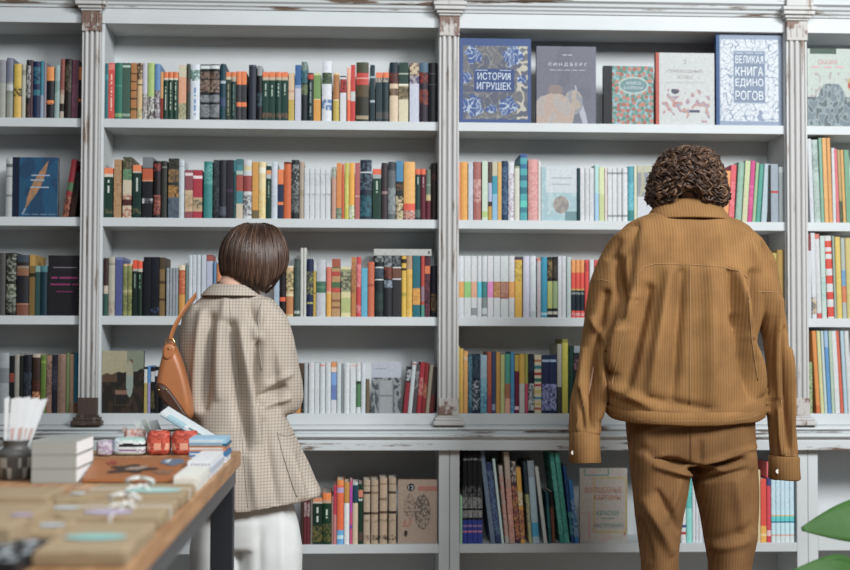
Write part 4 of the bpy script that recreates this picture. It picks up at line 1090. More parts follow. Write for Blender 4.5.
folds(ct_, [(213, 318, 205, 410, 5, -.018), (222, 330, 222, 400, 5, .009), (234, 325, 250, 450, 5, -.02), (243, 330, 262, 440, 5, .01), (252, 300, 262, 335, 3.5, -.010), (262, 312, 258, 340, 4, .01), (262, 345, 262, 405, 3.5, -.02), (205, 315, 196, 420, 5, .008),
            (196, 420, 200, 500, 6, -.008), (222, 440, 226, 505, 8, .008), (256, 455, 262, 505, 5, .007), (268, 420, 280, 500, 4, -.007), (290, 450, 304, 495, 5, .008), (300, 455, 312, 492, 4, -.006),
            (268, 404, 292, 396, 3, .008), (264, 396, 288, 385, 3, -.010), (270, 384, 294, 372, 3, .006), (272, 330, 284, 380, 5, .006), (228, 300, 226, 320, 4, .005)], YW, .0055, 6, 2, amp_k=2.2)
cb = bvh(ct_); shift(ct_, wo)
seam('vent_edge', cb, [(277, 432), (283, 455), (291, 480), (297, 497)], YW, M_line, ct_, .0014, .0013)
seam('panel_seam', cb, [(277, 434), (286, 436), (294, 434)], YW, M_line, ct_, .0015)
seam('back_seam', cb, [(229, 298), (232, 330), (238, 400), (244, 460), (248, 508)], YW, M_line, ct_, .0009)
seam('armhole_seam', cb, [(261, 304), (258, 318), (259, 345), (262, 370)], YW, M_line, ct_, .0013)
m = MB()
def oring(a, b, y, d, zt, dy=0):
    r_ = ring(a, b, y, d, YW, 64, 2.2, zt, dy); return [r_[k % 64] for k in range(26, 71)]
m.rings([oring(216, 247, 286.5, .052, .002), oring(214.5, 251, 283, .062, .006), oring(209, 256, 287.5, .076, .004), oring(200.5, 262, 297, .098, .0)], False, closed=False)
cl = m.build('collar', M_coat); sm = cl.modifiers.new('s', 'SOLIDIFY'); sm.thickness = .005; sm.offset = 0
sb = cl.modifiers.new('b', 'SUBSURF'); sb.levels = 1; sb.render_levels = 1; bake(cl); shift(cl, ct_)
m = MB(); m.rings([oring(217, 247, 286, .052, .004), oring(217.5, 246.5, 281.5, .054, .006)], False, closed=False)
kn = m.build('black_top_neckline', flat('black_knit', '#1c1a1a', .9)); sm = kn.modifiers.new('s', 'SOLIDIFY'); sm.thickness = .004; bake(kn); shift(kn, wo)
# trousers
m = MB()
m.rings([ring(196, 288, 478, .11, YW, 40), ring(192, 294, 505, .125, YW, 40), ring(190, 297, 520, .125, YW, 40), ring(193, 293, 530, .12, YW, 40), ring(196, 290, 545, .11, YW, 40)])
for (a, b, a2, b2) in ((198, 244, 190, 243), (240, 292, 240, 303)):
    x0, x1 = P(a, 530, YW).x, P(b, 530, YW).x; y0, y1 = P(a2, 530, YW).x, P(b2, 530, YW).x; zt = P(250, 500, YW).z; G_ = []
    for t in (0, .05, .1, .2, .4, .7, 1): G_.append(ring(x0+(y0-x0)*min(1, t*6), x1+(y1-x1)*min(1, t*6), zt*(1-t)+.04*t, .115, YW, 36, world=True))
    m.rings(G_)
tw = m.build('trousers', M_tw); remesh(tw, .006, 6)
folds(tw, [(262, 510, 262, 590, 4, -.003), (283, 510, 285, 590, 4, .003)], YW, .003, 7, 4)
shift(tw, wo)
for a in (f1, f2):
    m = MB(); c = Vector((a.x, YW+.03, 0))
    m.rings([[(c.x+sx*math.cos(t*math.pi/12), c.y+sy*math.sin(t*math.pi/12)+oy, z) for t in range(24)] for sx, sy, oy, z in ((.045, .13, .025, .001), (.046, .135, .025, .02), (.043, .12, .02, .04), (.036, .07, -.02, .07), (.033, .05, -.04, .09))])
    shift(m.build('shoe', M_shoe), wo)
# straight bob
m = MB()
prof = [(0, 246, 262, .015, 0), (.03, 240, 270, .045, 0), (.10, 234, 276.5, .07, 0), (.2, 228.5, 280.5, .088, 0), (.35, 223.5, 284, .1, 0), (.5, 220.8, 286, .106, 0), (.65, 219.6, 287, .108, 0), (.8, 219.8, 286, .105, 0), (.92, 220.4, 283.5, .1, 0), (1, 222, 280, .09, 0)]
ys = 222.5
def hem_y(u):  # u 0 left .. 1 right
    if u < .3: return 275+u/.3*6
    if u < .75: return 281+(u-.3)/.45*12
    return 293-(u-.75)/.25*18
rs = []
NR = 64
for t, a, b, d, _ in prof:
    xa, xb = P(a, 255, YW+.01).x, P(b, 255, YW+.01).x; r_ = []
    for k in range(NR):
        an = 2*math.pi*k/NR; c, s = math.cos(an), math.sin(an); u = (c+1)/2
        yy = ys+(hem_y(u)-ys)*t; z = P(250, yy, YW).z
        g_ = 1+.012*math.sin(k*7.3)+.01*math.sin(k*3.1+t*2)
        r_.append(((xa+xb)/2+(xb-xa)/2*c*g_, YW+.03+d*s*g_, z))
    rs.append(r_)
rs.append([(sum(p[0] for p in rs[-1])/NR*.25+q[0]*.75, (YW+.03)*.25+q[1]*.75, q[2]+.012) for q in rs[-1]])
hs = [lin(c, 1.35) for c in ('#33221a', '#3c291e', '#443023', '#50382a', '#5f4432', '#38261c')]
m.rings(rs, True, hs[1])
rnd = random.Random(5)
for i in range(900):
    an = rnd.random()*2*math.pi
    pts = []; off = .0005+.0025*rnd.random(); t0 = rnd.random()*.35; sway = rnd.uniform(-.12, .12); t1 = .9+.11*rnd.random()
    for j in range(14):
        t = t0+(t1-t0)*j/13
        f = t*1.0; q = 0
        while q < len(prof)-2 and prof[q+1][0] < f: q += 1
        A, B = rs[q], rs[q+1]; lt = (f-prof[q][0])/(prof[q+1][0]-prof[q][0]); lt = min(1.15, lt)
        kk = ((an+sway*t) % (2*math.pi))/(2*math.pi)*NR; k0 = int(kk) % NR; k1 = (k0+1) % NR; fr = kk-int(kk)
        pa = Vector(A[k0]).lerp(Vector(A[k1]), fr); pb = Vector(B[k0]).lerp(Vector(B[k1]), fr); p = pa.lerp(pb, lt)
        cn = Vector((p.x-P(253, 255, YW).x, p.y-YW-.03, (p.z-P(253, 260, YW).z)*.8)).normalized()
        pts.append(p+cn*off)
    m.tube(pts, [.0018*(1-.6*abs(2*j/13-1)) for j in range(14)], 4, hs[rnd.randrange(len(hs))], 1.4)
M_hs = attr_mat('straight_hair', .38, .5)
shift(m.build('hair', M_hs, smooth=True), wo)
# shoulder bag hanging at the left side
YG = -1.06
M_lea = flat('tan_leather', '#b06a34', .38, spec=.5, nz=.1, nscale=14); M_lead = flat('brown_leather_base', '#4a2c1c', .45, spec=.4)
M_brass = flat('brass', '#d8b878', .3, metal=1)
bag = empty('shoulder_bag', tuple(P(177, 380, YG))); tag(bag, 'tan leather shoulder bag hanging from the shoulder of the checked coat', 'bag')
def outline(pts, n=60):
    pts = [Vector(p) for p in pts]; o = []; L_ = [0]; N_ = len(pts)
    for i in range(n):
        t = i/n*N_; k = int(t); f = t-k; p0, p1, p2, p3 = (pts[(k+j-1) % N_] for j in range(4))
        o.append(.5*((2*p1)+(p2-p0)*f+(2*p0-5*p1+4*p2-p3)*f*f+(3*p1-p0-3*p2+p3)*f**3))
    return o
def pillow(pts, Y, th, name, mat, root, lab=None, inset=.8):
    ol = outline(pts); c = sum(ol, Vector((0, 0)))/len(ol); m = MB(); rs = []
    for s, dy in ((.55, -th*.52), (inset, -th*.5), (.93, -th*.38), (1, -th*.15), (1, th*.15), (.93, th*.38), (inset, th*.5), (.55, th*.52)):
        rs.append([P(c.x+(p.x-c.x)*s, c.y+(p.y-c.y)*s, Y)+Vector((0, dy, 0)) for p in ol])
    m.rings(rs); o = m.build(name, mat, weld=True, smooth=None); shift(o, root)
    if lab: o['label'] = lab
    return o
pillow([(166, 343), (172.5, 341), (178, 350), (184, 366), (189, 384), (192.8, 402), (193.3, 414), (189, 420), (180, 414), (168, 403), (158.5, 391), (157.5, 380), (160.5, 365), (163.5, 352)], YG, .10, 'bag_body', M_lea, bag, inset=.86)
pillow([(157.2, 382), (166, 384), (176, 396), (186, 411), (191, 419), (187, 420.5), (176, 413), (164, 402), (157, 392)], YG-.03, .06, 'bag_base', M_lead, bag, 'dark brown base panel')
pillow([(163.8, 346), (170, 343.5), (175.5, 347), (174, 356), (168, 360), (163, 357)], YG-.045, .022, 'strap_tab', M_lea, bag)
m = MB(); 
cs = [P(x, y, YG-.05) for x, y in ((166.2, 346), (165.2, 341), (168.5, 338), (173, 339), (175, 343), (174, 347))]
m.tube(cs, .0024, 8); shift(m.build('ring', M_brass), bag)
for x, y in ((158.8, 390), (166.3, 389.5)):
    m = MB(); m.ellipsoid(P(x, y, YG-.062), (.0032, .003, .0032), 10, 6); shift(m.build('stud', M_brass), bag)
m = MB(); m.ellipsoid(P(169, 348.5, YG-.058), (.003, .003, .003), 10, 6); shift(m.build('stud', M_brass), bag)
def strap(ptsd, name):
    m = MB(); pts = [P(x, y, YG+dy) for x, y, dy in ptsd]
    P2 = []
    for i in range(len(pts)-1):
        for f in (0, .33, .66): P2.append(pts[i].lerp(pts[i+1], f))
    P2.append(pts[-1]); P2 = [P2[0]]+[(P2[i-1]+P2[i]*2+P2[i+1])/4 for i in range(1, len(P2)-1)]+[P2[-1]]
    m.tube(P2, .0125, 10, flat=.3, up=(.8, -.2, .5)); shift(m.build(name, M_lea), bag)
strap([(170.5, 340, -.05), (172, 333, -.05), (176, 324, -.048), (182, 313, -.042), (188.5, 304, -.025), (193.5, 298.5, .01), (195.5, 296, .05), (192, 300, .11), (188, 315, .15), (184, 335, .14), (180, 350, .08)], 'strap')
# ---------------------------------------------------------------- picture books standing face out
def text_part(s, parent, cx, cz, wd, ht, Y, colr, name='title', lean=0):
    def glyphs(body):
        cu = bpy.data.curves.new(name, 'FONT'); cu.body = body; cu.extrude = 0
        t = bpy.data.objects.new(name, cu); C.objects.link(t); bpy.context.view_layer.update()
        dg = bpy.context.evaluated_depsgraph_get(); me = bpy.data.meshes.new_from_object(t.evaluated_get(dg)); bpy.data.objects.remove(t)
        bm = bmesh.new(); bm.from_mesh(me); bmesh.ops.remove_doubles(bm, verts=bm.verts, dist=.002); bmesh.ops.triangulate(bm, faces=bm.faces); bm.to_mesh(me); bm.free()
        return me
    if s.endswith('Я'):                       # drawn as a mirrored Latin letter
        me = glyphs(s[:-1]); r2 = glyphs('R'); e0 = max(v.co.x for v in me.vertices); rx = [v.co.x for v in r2.vertices]; q0, q1 = min(rx), max(rx)
        for v in r2.vertices: v.co.x = e0+.03+(q1-v.co.x)
        bm = bmesh.new(); bm.from_mesh(me); bm.from_mesh(r2); bm.to_mesh(me); bm.free()
    else: me = glyphs(s)
    xs = [v.co.x for v in me.vertices]; ys = [v.co.y for v in me.vertices]
    if not xs: return
    x0, x1, y0, y1 = min(xs), max(xs), min(ys), max(ys)
    for v in me.vertices:
        x = (v.co.x-(x0+x1)/2)/(x1-x0)*wd; z = (v.co.y-(y0+y1)/2)/(y1-y0)*ht
        v.co = (cx+x, Y-v.co.z*.02, cz+z)
    me.materials.clear(); me.materials.append(text_mat(colr, 1.1)); me.polygons.foreach_set('use_smooth', [False]*len(me.polygons)); me.update()
    o = bpy.data.objects.new(name, me); C.objects.link(o); shift(o, parent); return o
def nz2(u, v, s=1, k=0): return noise.noise(Vector((u*s, v*s, k)))
def face_book(x0, x1, ytop, row, bay, cover_fn, spine, label, texts=(), thick=.022, cell=.0024, spine_w=0, tilt=.0, g=None, round_r=0):
    zs = ZS[row-1]; g = g or (.92 if row < 5 else 1.2)
    ya, yb = ROWB['r%d' % row]; yy = ya+(yb-ya)*(x0-100)/690
    Y = .018; A = P(x0, yy, Y).x; B = P(x1, yy, Y).x; cl_ = clear[bay-1] if row < 5 else lows[bay-1][2:4]; A = max(A, cl_[0]+.001); B = min(B, cl_[1]-.001); top = P((x0+x1)/2, ytop, Y).z; h = top-zs; w_ = B-A
    nx, nzz = max(6, int(w_/cell)), max(6, int(h/cell)); m = MB()
    n0 = len(m.v)
    for j in range(nzz+1):
        for i in range(nx+1): m.v.append((A+w_*i/nx, Y, zs+h*j/nzz))
    for j in range(nzz):
        for i in range(nx):
            u, v = (i+.5)/nx, 1-(j+.5)/nzz; k = j*(nx+1)+i
            m.f.append((k, k+1, k+nx+2, k+nx+1)); m.sm.append(False)
            c = spine if u*w_ < spine_w else cover_fn(u, v); m.c.append(lin(c, g) if isinstance(c, str) else c)
    sc = lin(spine, g); t = .0024
    m.box((A, Y+.0002, zs), (B, Y+t, zs+h), sc); m.box((A, Y+thick-t, zs), (B, Y+thick, zs+h), sc); m.box((A, Y+t, zs), (A+t, Y+thick-t, zs+h), sc)
    o = m.build('picture_book', M_book)
    loc = Vector(((A+B)/2, Y, zs)); o.data.transform(Matrix.Translation(-loc)); o.location = loc+Vector((0, 0, .0002)); tag(o, label, 'book')
    p = MB(); p.box((A+t+.0003, Y+t+.0002, zs+.003), (B-.003, Y+thick-t-.0002, zs+h-.003)); shift(p.build('pages', M_page), o)
    for s, u, v, wd, ht, c in texts: text_part(s, o, A+w_*u, zs+h*(1-v), w_*wd, h*ht, Y-.0008, c)
    return o
def toys(u, v):
    e = min(u, 1-u, v, 1-v)
    if e < .045 or v < .09: return '3a5388'
    if .2 < u < .76 and .36 < v < .63: return '344b80'
    n = abs(nz2(u, v*1.2, 9)); n2 = nz2(u, v, 5, 3)
    for cx, cy, r in ((.2, .2, .12), (.74, .2, .13), (.18, .8, .14), (.68, .8, .13), (.44, .83, .07), (.1, .47, .07), (.87, .48, .06)):
        d = math.hypot((u-cx), (v-cy)*1.15)
        if d < r*(1+.55*nz2(u, v, 11, 12)): return 'a8b8cc' if abs(nz2(u, v, 17, 2)) < .09 else '3f5a92' if nz2(u, v, 9, 7) > -.1 else '5f74a0'
    if u > .8 and n < .16: return 'b8b4a4'
    return '8a8a86' if n < .05 else ('6b6c72' if n2 > 0 else '5a5f70')
face_book(459.7, 531, 38.6, 1, 3, toys, '3a5388', 'large blue decorated book with white lettering, leftmost face-out book on the right top shelf',
          [('ИСТОРИЯ', .48, .445, .46, .085, 'c4d0dc'), ('ИГРУШЕК', .48, .56, .48, .085, 'c4d0dc'), ('—', .3, .375, .18, .008, 'a8b8cc'), ('—', .64, .375, .16, .008, 'a8b8cc')], .03)
def pilot(u, v):
    base = '6c6e7c'
    if v > .5:
        d1 = math.hypot((u-.3)/.34, (v-.86)/.26); d2 = math.hypot((u-.62)/.16, (v-.72)/.16); d3 = math.hypot((u-.32)/.12, (v-.57)/.08)
        if d1 < 1+.1*nz2(u, v, 8): return 'b09c90' if nz2(u, v, 7, 1) > 0 else 'a8a09c'
        if d2 < 1: return 'a89c90' if nz2(u, v, 10, 4) > 0 else '8c9096'
        if d3 < 1: return '8a7a78'
        if abs((u-.62)-(v-.42)*.35) < .03+.02*math.sin(v*9): return 'a8acb8'
    return base if nz2(u, v, 3) > -.3 else '666876'
face_book(536.5, 596, 46.5, 1, 3, pilot, '6c6e7c', 'grey violet picture book with widely spaced white title and peach shapes below',
          [('Л И Н Д Б Е Р Г', .52, .235, .66, .05, 'c0c2c8'), ('— — — — —', .52, .305, .6, .008, 'a8aab4'), ('— —', .52, .11, .16, .01, 'b0b2b8')], .026)
def floral(u, v):
    k = random.Random(int(u*9)*31+int(v*10)*7); cu, cv = (int(u*9)+.2+.6*k.random())/9, (int(v*10)+.2+.6*k.random())/10
    if math.hypot((u-.6)/.3, (v-.33)/.15) < 1:
        return 'a8bcb4' if math.hypot((u-.6)/.27, (v-.33)/.12) > 1 else '6a8c90'
    d = math.hypot(u-cu, (v-cv)*1.15)
    if d < .042: return 'b87a6c' if k.random() < .55 else 'a06458'
    n = nz2(u, v, 16, 5)
    return '4f8474' if n > .12 else ('8fb0b8' if n < -.18 else '6f9c98')
face_book(603.6, 653.5, 66, 1, 3, floral, '15191f', 'small teal book covered with coral flowers, black cloth spine',
          [('АЛИСА', .6, .29, .3, .05, 'c4ccd0'), ('В ЗАЗЕРКАЛЬЕ', .6, .37, .38, .045, 'c4ccd0')], .024, spine_w=.031)
def atlas(u, v):
    if v > .5 and .1 < u < .92:
        n = nz2(u, v, 12, 9); e = 1-abs(v-.72)/.24
        if e > 0 and n > .32-.25*e:
            q = nz2(u, v, 30, 2); return 'b08090' if q > .15 else ('c09a80' if q > -.1 else '9090a8')
        if .45 < u < .75 and .79 < v < .82: return '4c5068'
        if math.hypot((u-.33)/.07, (v-.53)/.04) < 1: return '4a4c5c'
        if .28 < u < .4 and .68 < v < .75: return 'b87068'
    return 'bfc3c2'
face_book(656, 714.5, 53, 1, 3, atlas, 'b5503f', 'cream face-out book with red spine and pastel sketch under a grey title',
          [('2', .5, .12, .05, .06, '8a8c90'), ('ПЕРЕВОДНЫЙ', .5, .25, .6, .06, '8c8480'), ('АТЛАС', .5, .335, .26, .045, '8c8480'), ('—', .5, .405, .7, .006, 'a0a0a0')], .028, spine_w=.012)
def unicorn(u, v):
    e = min(u*.8, (1-u)*.8, v, 1-v)
    if u < .05: return '2f5688'
    if e < .05: return '8797ae'
    if .26 < u < .74 and .175 < v < .75: return '76879f' if min(u-.26, .74-u, v-.175, .75-v) > .012 else '8c9cb2'
    n = abs(nz2(u, v*1.2, 9, 3)); n2 = abs(nz2(u, v, 14, 8))
    return '8595ac' if (n < .05 or n2 < .03) else 'ccd3d9'
face_book(716.5, 784, 35, 1, 3, unicorn, '2f5688', 'largest blue grey book with ornate white border and tall white hand lettering',
          [('ВЕЛИКАЯ', .5, .27, .42, .085, 'd4dade'), ('КНИГА', .5, .40, .42, .10, 'd4dade'), ('ЕДИНО', .5, .53, .42, .10, 'd4dade'), ('РОГОВ', .5, .665, .42, .10, 'd4dade'), ('— — —', .5, .2, .42, .008, 'b0bcc8')], .03)
def tale(u, v):
    if v > .62 or (v > .45 and math.hypot((u-.5)/.28, (v-.66)/.24) < 1):
        n = nz2(u, v, 12, 4); return '6f7f88' if n > .1 else ('8a989c' if n > -.2 else '5c6a70')
    if math.hypot((u-.95)/.12, (v-.45)/.09) < 1: return 'b8403c' if nz2(u, v, 20) > 0 else 'a8a060'
    if v > .3 and nz2(u, v, 14, 6) > .3: return 'a8a0a0'
    if v < .07 and .05 < u < .6: return '3c5448'
    return 'b4c0b8'
face_book(807.8, 856, 48.8, 1, 4, tale, 'a8b4ac', 'pale green picture book with pink title and grey castle shapes, at the right edge',
          [('СКАЗКИ', .42, .17, .4, .06, 'c07880'), ('—  —  —', .42, .235, .66, .02, 'c09098')], .024)
def teal_white(u, v):
    if v < .48 and u > .14: return 'c4cdd2'
    if math.hypot((u-.55)/.22, (v-.7)/.16) < 1: return '8a8684' if nz2(u, v, 9) > 0 else 'a09890'
    if v > .82 and u > .66: return '6a8c90'
    return '9dbcc2' if nz2(u, v, 6) > -.1 else 'b0c8cc'
face_book(541.3, 577, 167, 2, 3, teal_white, '9dbcc2', 'pale teal face-out book with white title panel and small brown animals', [('—————', .58, .2, .6, .02, '98a4ac'), ('————', .55, .32, .5, .02, '98a4ac')], .018)
def land(u, v):
    if v > .55: return 'c4c8ce'
    if v < .12: return 'b4b49c'
    return '8a8e96' if nz2(u*1.5, v*.4, 9) > -.1 else 'a8a890'
face_book(637.5, 690, 166, 2, 3, land, 'b8b8a0', 'white face-out book with a misty grey landscape on its upper half, behind curly hair', [], .018)
def paint(u, v):
    if math.hypot((u-.66)/.09, (v-.45)/.3) < 1: return 'a09c84' if v < .4 else '8f9c94'
    if math.hypot(u-.69, (v-.17)*1.4) < .05: return '6a5038'
    if v < .4+.12*nz2(u, 0, 4, 1)-.1*u: return 'a8a080' if u < .6 else '7f8874'
    if v < .5 and u < .35: return '5a4434'
    if .3 < u < .7 and .62 < v < .88:
        if min(u-.3, .7-u, v-.62, .88-v) < .014: return '4a4030'
        if v < .7: return '8a6858'
    return '2a2622' if nz2(u, v, 7, 2) > -.15 else '3c3028'
face_book(101.8, 143.4, 351, 4, 2, paint, '26221e', 'dark face-out book painted with evening sky and a pale standing figure', [], .022)
def bwphoto(u, v):
    if v < .31: return 'b0b8c4'
    if .24 < u < .74 and v > .36: return '7c8488' if (abs(u-.24) < .03 or abs(u-.72) < .03 or abs(v-.66) < .02) else '9aa0a2'
    return '4a5056' if nz2(u, v, 9, 7) > .02 else '8c9294'
face_book(371.3, 401, 362, 4, 2, bwphoto, 'a8b0b8', 'white face-out book with a grey photo of a doorway, left of the leaning red books', [('— — —', .3, .13, .35, .012, '70788a')], .018)
def tan12(u, v):
    d = math.hypot((u-.33)*.62, v-.115)
    if d < .06: return '26242a'
    if math.hypot((u-.62)/.2, (v-.5)/.28) < 1 and abs(nz2(u, v, 16, 6)) < .2: return '5f5850'
    if math.hypot((u-.3)/.16, (v-.42)/.2) < 1 and abs(nz2(u, v, 18, 4)) < .14: return '6f5f54'
    if u > .5 and .1 < v < .17: return 'a0675c'
    if .12 < u < .34 and .62 < v < .74: return 'a06858' if nz2(u, v, 20) > 0 else '9c8878'
    if math.hypot(u-.2, v-.84) < .05: return '3c3028'
    return '9c8878'
face_book(397.8, 437.2, 480, 5, 2, tan12, '8c7460', 'tan face-out storybook with round black badge, right of the four matched tan volumes', [('12', .33, .115, .13, .06, 'c8c4c0')], .03)
def feather(u, v):
    a, b = u-.2, v; ax = .82-.62*v
    d = abs(u-ax); r = .10*math.sin(min(1, max(0, (v-.05)/.82))*math.pi)
    if .06 < v < .85 and d < r: return 'a0704a' if nz2(u, v, 12) > -.1 else '8a6a50'
    if .85 < v < .95 and d < .02: return '8090a0'
    return '1a4a6a' if nz2(u, v, 3, 5) > 0 else '1c3f5c'
face_book(11.8, 57.5, 157.3, 2, 1, feather, '141c30', 'navy face-out book with a slanting orange feather, on the shaded far left shelf',
          [('————', .62, .3, .4, .02, '9aa8b8'), ('———', .55, .38, .3, .02, '9aa8b8'), ('————', .6, .5, .4, .02, '9aa8b8'), ('— — — —', .6, .95, .7, .012, '6a7a8c')], .024, spine_w=.024, g=1.15)
face_book(47.6, 81, 255.5, 3, 1, lambda u, v: '1c1a1f', '141216', 'black face-out book with rows of magenta lettering, on the shaded far left shelf',
          [('—————', .5, .2, .7, .014, '7a707a'), ('— ———', .5, .37, .8, .03, '8a2c62'), ('——— —', .5, .48, .85, .03, '7c2858'), ('———', .5, .6, .5, .02, '6a2450')], .02, g=1.15)
def school(u, v):
    if min(abs(u-.3), abs(u-.97)) < .012 and .13 < v < .85: return 'b8a860'
    if (abs(v-.13) < .01 or abs(v-.85) < .01) and .3 < u < .97: return 'b8a860'
    if (abs(u-.1) < .012 or abs(u-.6) < .012) and v < .09 or (abs(v-.09) < .01 and .1 < u < .6): return '6a9a90'
    if abs(v-.6) < .006 and u < .2 or (abs(u-.2) < .01 and .6 < v < .95): return 'c09098'
    if math.hypot(u-.94, v-.88) < .02: return 'b06050'
    return 'b4b0a8' if nz2(u, v, 5) > -.3 else 'b8a8a4'
face_book(579.8, 627.5, 468.5, 5, 3, school, 'a8a49c', 'pale face-out book with orange and teal hand lettering in thin coloured frames',
          [('ВОЛШЕБНЫЕ', .5, .29, .78, .075, 'c07850'), ('КАРТИНЫ', .58, .39, .56, .07, 'c07850'), ('КРАСКИ', .58, .6, .46, .065, '5a9a98'), ('— —', .58, .67, .3, .01, '5a9a98'), ('НАСТРОЕНИЙ', .6, .76, .62, .065, '5a9a98')], .02)
# book lying across the tops of the shelved ones
Y = .014; xa, xb = P(374, 255, Y).x, P(431.5, 255, Y).x; z0, z1 = P(400, 255.6, Y).z, P(400, 249, Y).z
m = MB(); cc = lin('a8aaa6', 1.1); m.box((xa, Y, z1-.002), (xb, Y+.16, z1), cc); m.box((xa, Y, z0), (xb, Y+.16, z0+.002), cc); m.box((xa, Y, z0+.002), (xb, Y+.002, z1-.002), cc)
m.box((xb-.012, Y-.0003, z0+.006), (xb-.006, Y, z1-.006), lin('504c4c')); 
lb = m.build('book', M_book); tag(lb, 'pale grey book lying flat on top of the shiny black and yellow books', 'book', 'books on the third shelf of the left middle unit')
p = MB(); p.box((xa+.002, Y+.0022, z0+.0022), (xb-.002, Y+.157, z1-.0022)); p.build('pages', M_page, lb)
# ---------------------------------------------------------------- table with wrapped books and small goods
ZT = .885
e = PZ(241, 451, ZT); TX, TYB = e.x, e.y
tb = empty('display_table', (-.9, -2.5, 0)); tag(tb, 'wooden topped display table with dark metal legs in the left foreground', 'table')
mw, nt, bb = newmat('oak_top', .45, .35)
tc = nt.nodes.new('ShaderNodeTexCoord'); mp = nt.nodes.new('ShaderNodeMapping'); mp.inputs['Scale'].default_value = (14, 1.2, 14); nn = nt.nodes.new('ShaderNodeTexNoise')
nn.inputs['Scale'].default_value = 4; nn.inputs['Detail'].default_value = 6; rr = nt.nodes.new('ShaderNodeValToRGB')
rr.color_ramp.elements[0].color = lin('#8f6238'); rr.color_ramp.elements[1].color = lin('#c09060'); rr.color_ramp.elements[0].position = .3; rr.color_ramp.elements[1].position = .7
nt.links.new(tc.outputs['Object'], mp.inputs['Vector']); nt.links.new(mp.outputs['Vector'], nn.inputs['Vector']); nt.links.new(nn.outputs['Fac'], rr.inputs['Fac']); nt.links.new(rr.outputs['Color'], bb.inputs['Base Color'])
TH2 = .036
m = MB(); m.box((-1.5, -3.75, ZT-TH2), (TX, TYB, ZT)); shift(m.build('table_top', mw, bevel=.002), tb)
M_steel = flat('grey_steel', '#5f6164', .45, metal=.3); M_dark = flat('charcoal_steel', '#26292e', .5)
m = MB(); y0, y1, x0, x1 = -3.7, TYB-.012, -1.45, TX-.012; hh = .045; zt = ZT-TH2-.0003
m.box((x1-.03, y0, zt-hh), (x1, y1, zt)); m.box((x0, y0, zt-hh), (x0+.03, y1, zt)); m.box((x0+.03, y1-.03, zt-hh), (x1-.03, y1, zt)); m.box((x0+.03, y0, zt-hh), (x1-.03, y0+.03, zt)); shift(m.build('apron', M_steel), tb)
for lx, ly in ((x1-.058, y1-.058), (x0, y1-.058), (x1-.058, y0), (x0, y0)):
    m = MB(); m.box((lx, ly, 0), (lx+.056, ly+.056, zt-hh-.0003)); shift(m.build('leg', M_dark, bevel=.002), tb)
M_kraft = flat('kraft_paper', '#a08a68', .8, nz=.15, nscale=20); M_twine = flat('white_ribbon', '#dcdcd8', .6)
def disc(c, rx, ry, mat, name, root, th=.0008, n=40):
    m = MB(); m.rings([[(c.x+rx*s*math.cos(2*math.pi*k/n), c.y+ry*s*math.sin(2*math.pi*k/n), c.z+z) for k in range(n)] for s, z in ((1, 0), (1, th))], True, smooth=False); return shift(m.build(name, mat), root)
def parcel(xr, ys, h, z0, lab, lcol=None, lpos=(.5, .5), lr=.3, bow=False, tape=None):
    """gift wrapped book: folded kraft paper, twine, bow and paper label"""
    (x0, x1), (ya, yb) = xr, ys; w_, d_ = x1-x0, yb-ya; z1 = z0+h
    r = empty('wrapped_book', ((x0+x1)/2, (ya+yb)/2, z0)); tag(r, lab, 'wrapped book', 'kraft wrapped books on the table')
    m = MB(); rs = []
    for zz, ins in ((z0, .0015), (z0+.002, 0), (z0+h*.5, -.0008), (z1-.002, 0), (z1, .002)):
        rs.append([(x0+ins, ya+ins, zz), (x0+w_/2, ya+ins-.0006, zz), (x1-ins, ya+ins, zz), (x1-ins, yb-ins, zz), (x0+w_/2, yb-ins, zz), (x0+ins, yb-ins, zz)])
    m.rings(rs, True, smooth=False)
    m.quad([(x0+w_*.3, ya-.0009, z0+.002), (x0+w_*.7, ya-.0009, z0+.002), (x0+w_*.58, ya-.0011, z1-.001), (x0+w_*.42, ya-.0011, z1-.001)])
    m.quad([(x1+.0009, ya+d_*.3, z0+.002), (x1+.0009, ya+d_*.7, z0+.002), (x1+.0012, ya+d_*.6, z1-.001), (x1+.0012, ya+d_*.4, z1-.001)])
    shift(m.build('paper_wrap', M_kraft), r)
    cx, cy = x0+w_*.5, ya+d_*.55
    if bow:
        m = MB(); t = .0022
        m.box((cx-t, ya-.002, z0+.001), (cx+t, ya-.0005-.0007, z1)); m.box((cx-t, ya-.002, z1), (cx+t, yb+.001, z1+.0009)); m.box((x0-.001, cy-t, z1+.0001), (x1+.0016, cy+t, z1+.001)); m.box((x1+.0014, cy-t, z0+.001), (x1+.0024, cy+t, z1+.001))
        for s in (-1, 1):
            m.tube([Vector((cx, cy, z1+.003))+Vector((s*.024*math.sin(a), .006*math.sin(a*2), .014*(1-math.cos(a))*.6)) for a in [k*math.pi/8 for k in range(9)]], .0035, 6, flat=.4)
            m.tube([(cx, cy, z1+.003), (cx+s*.012, cy-.014, z1+.005), (cx+s*.02, cy-.03, z1+.002)], .003, 6, flat=.4)
        m.ellipsoid((cx, cy, z1+.005), (.005, .005, .0045), 10, 6); shift(m.build('ribbon_bow', M_twine), r)
    if lcol:
        c = Vector((x0+w_*lpos[0], ya+d_*lpos[1], z1+.0012)); disc(c, lr*w_, lr*w_*.75, flat('paper_label_'+lcol, '#'+lcol, .6), 'paper_label', r)
    return r
zt_ = ZT+.0003
def gx(x, y, h): return PZ(x, y, ZT+h)
hA = .022
def span(xa, xb, yf, yb_, h):
    a, b, c = gx(xa, yf, h), gx(xb, yf, h), gx(xb, yb_, h); return (a.x, b.x), (a.y, c.y)
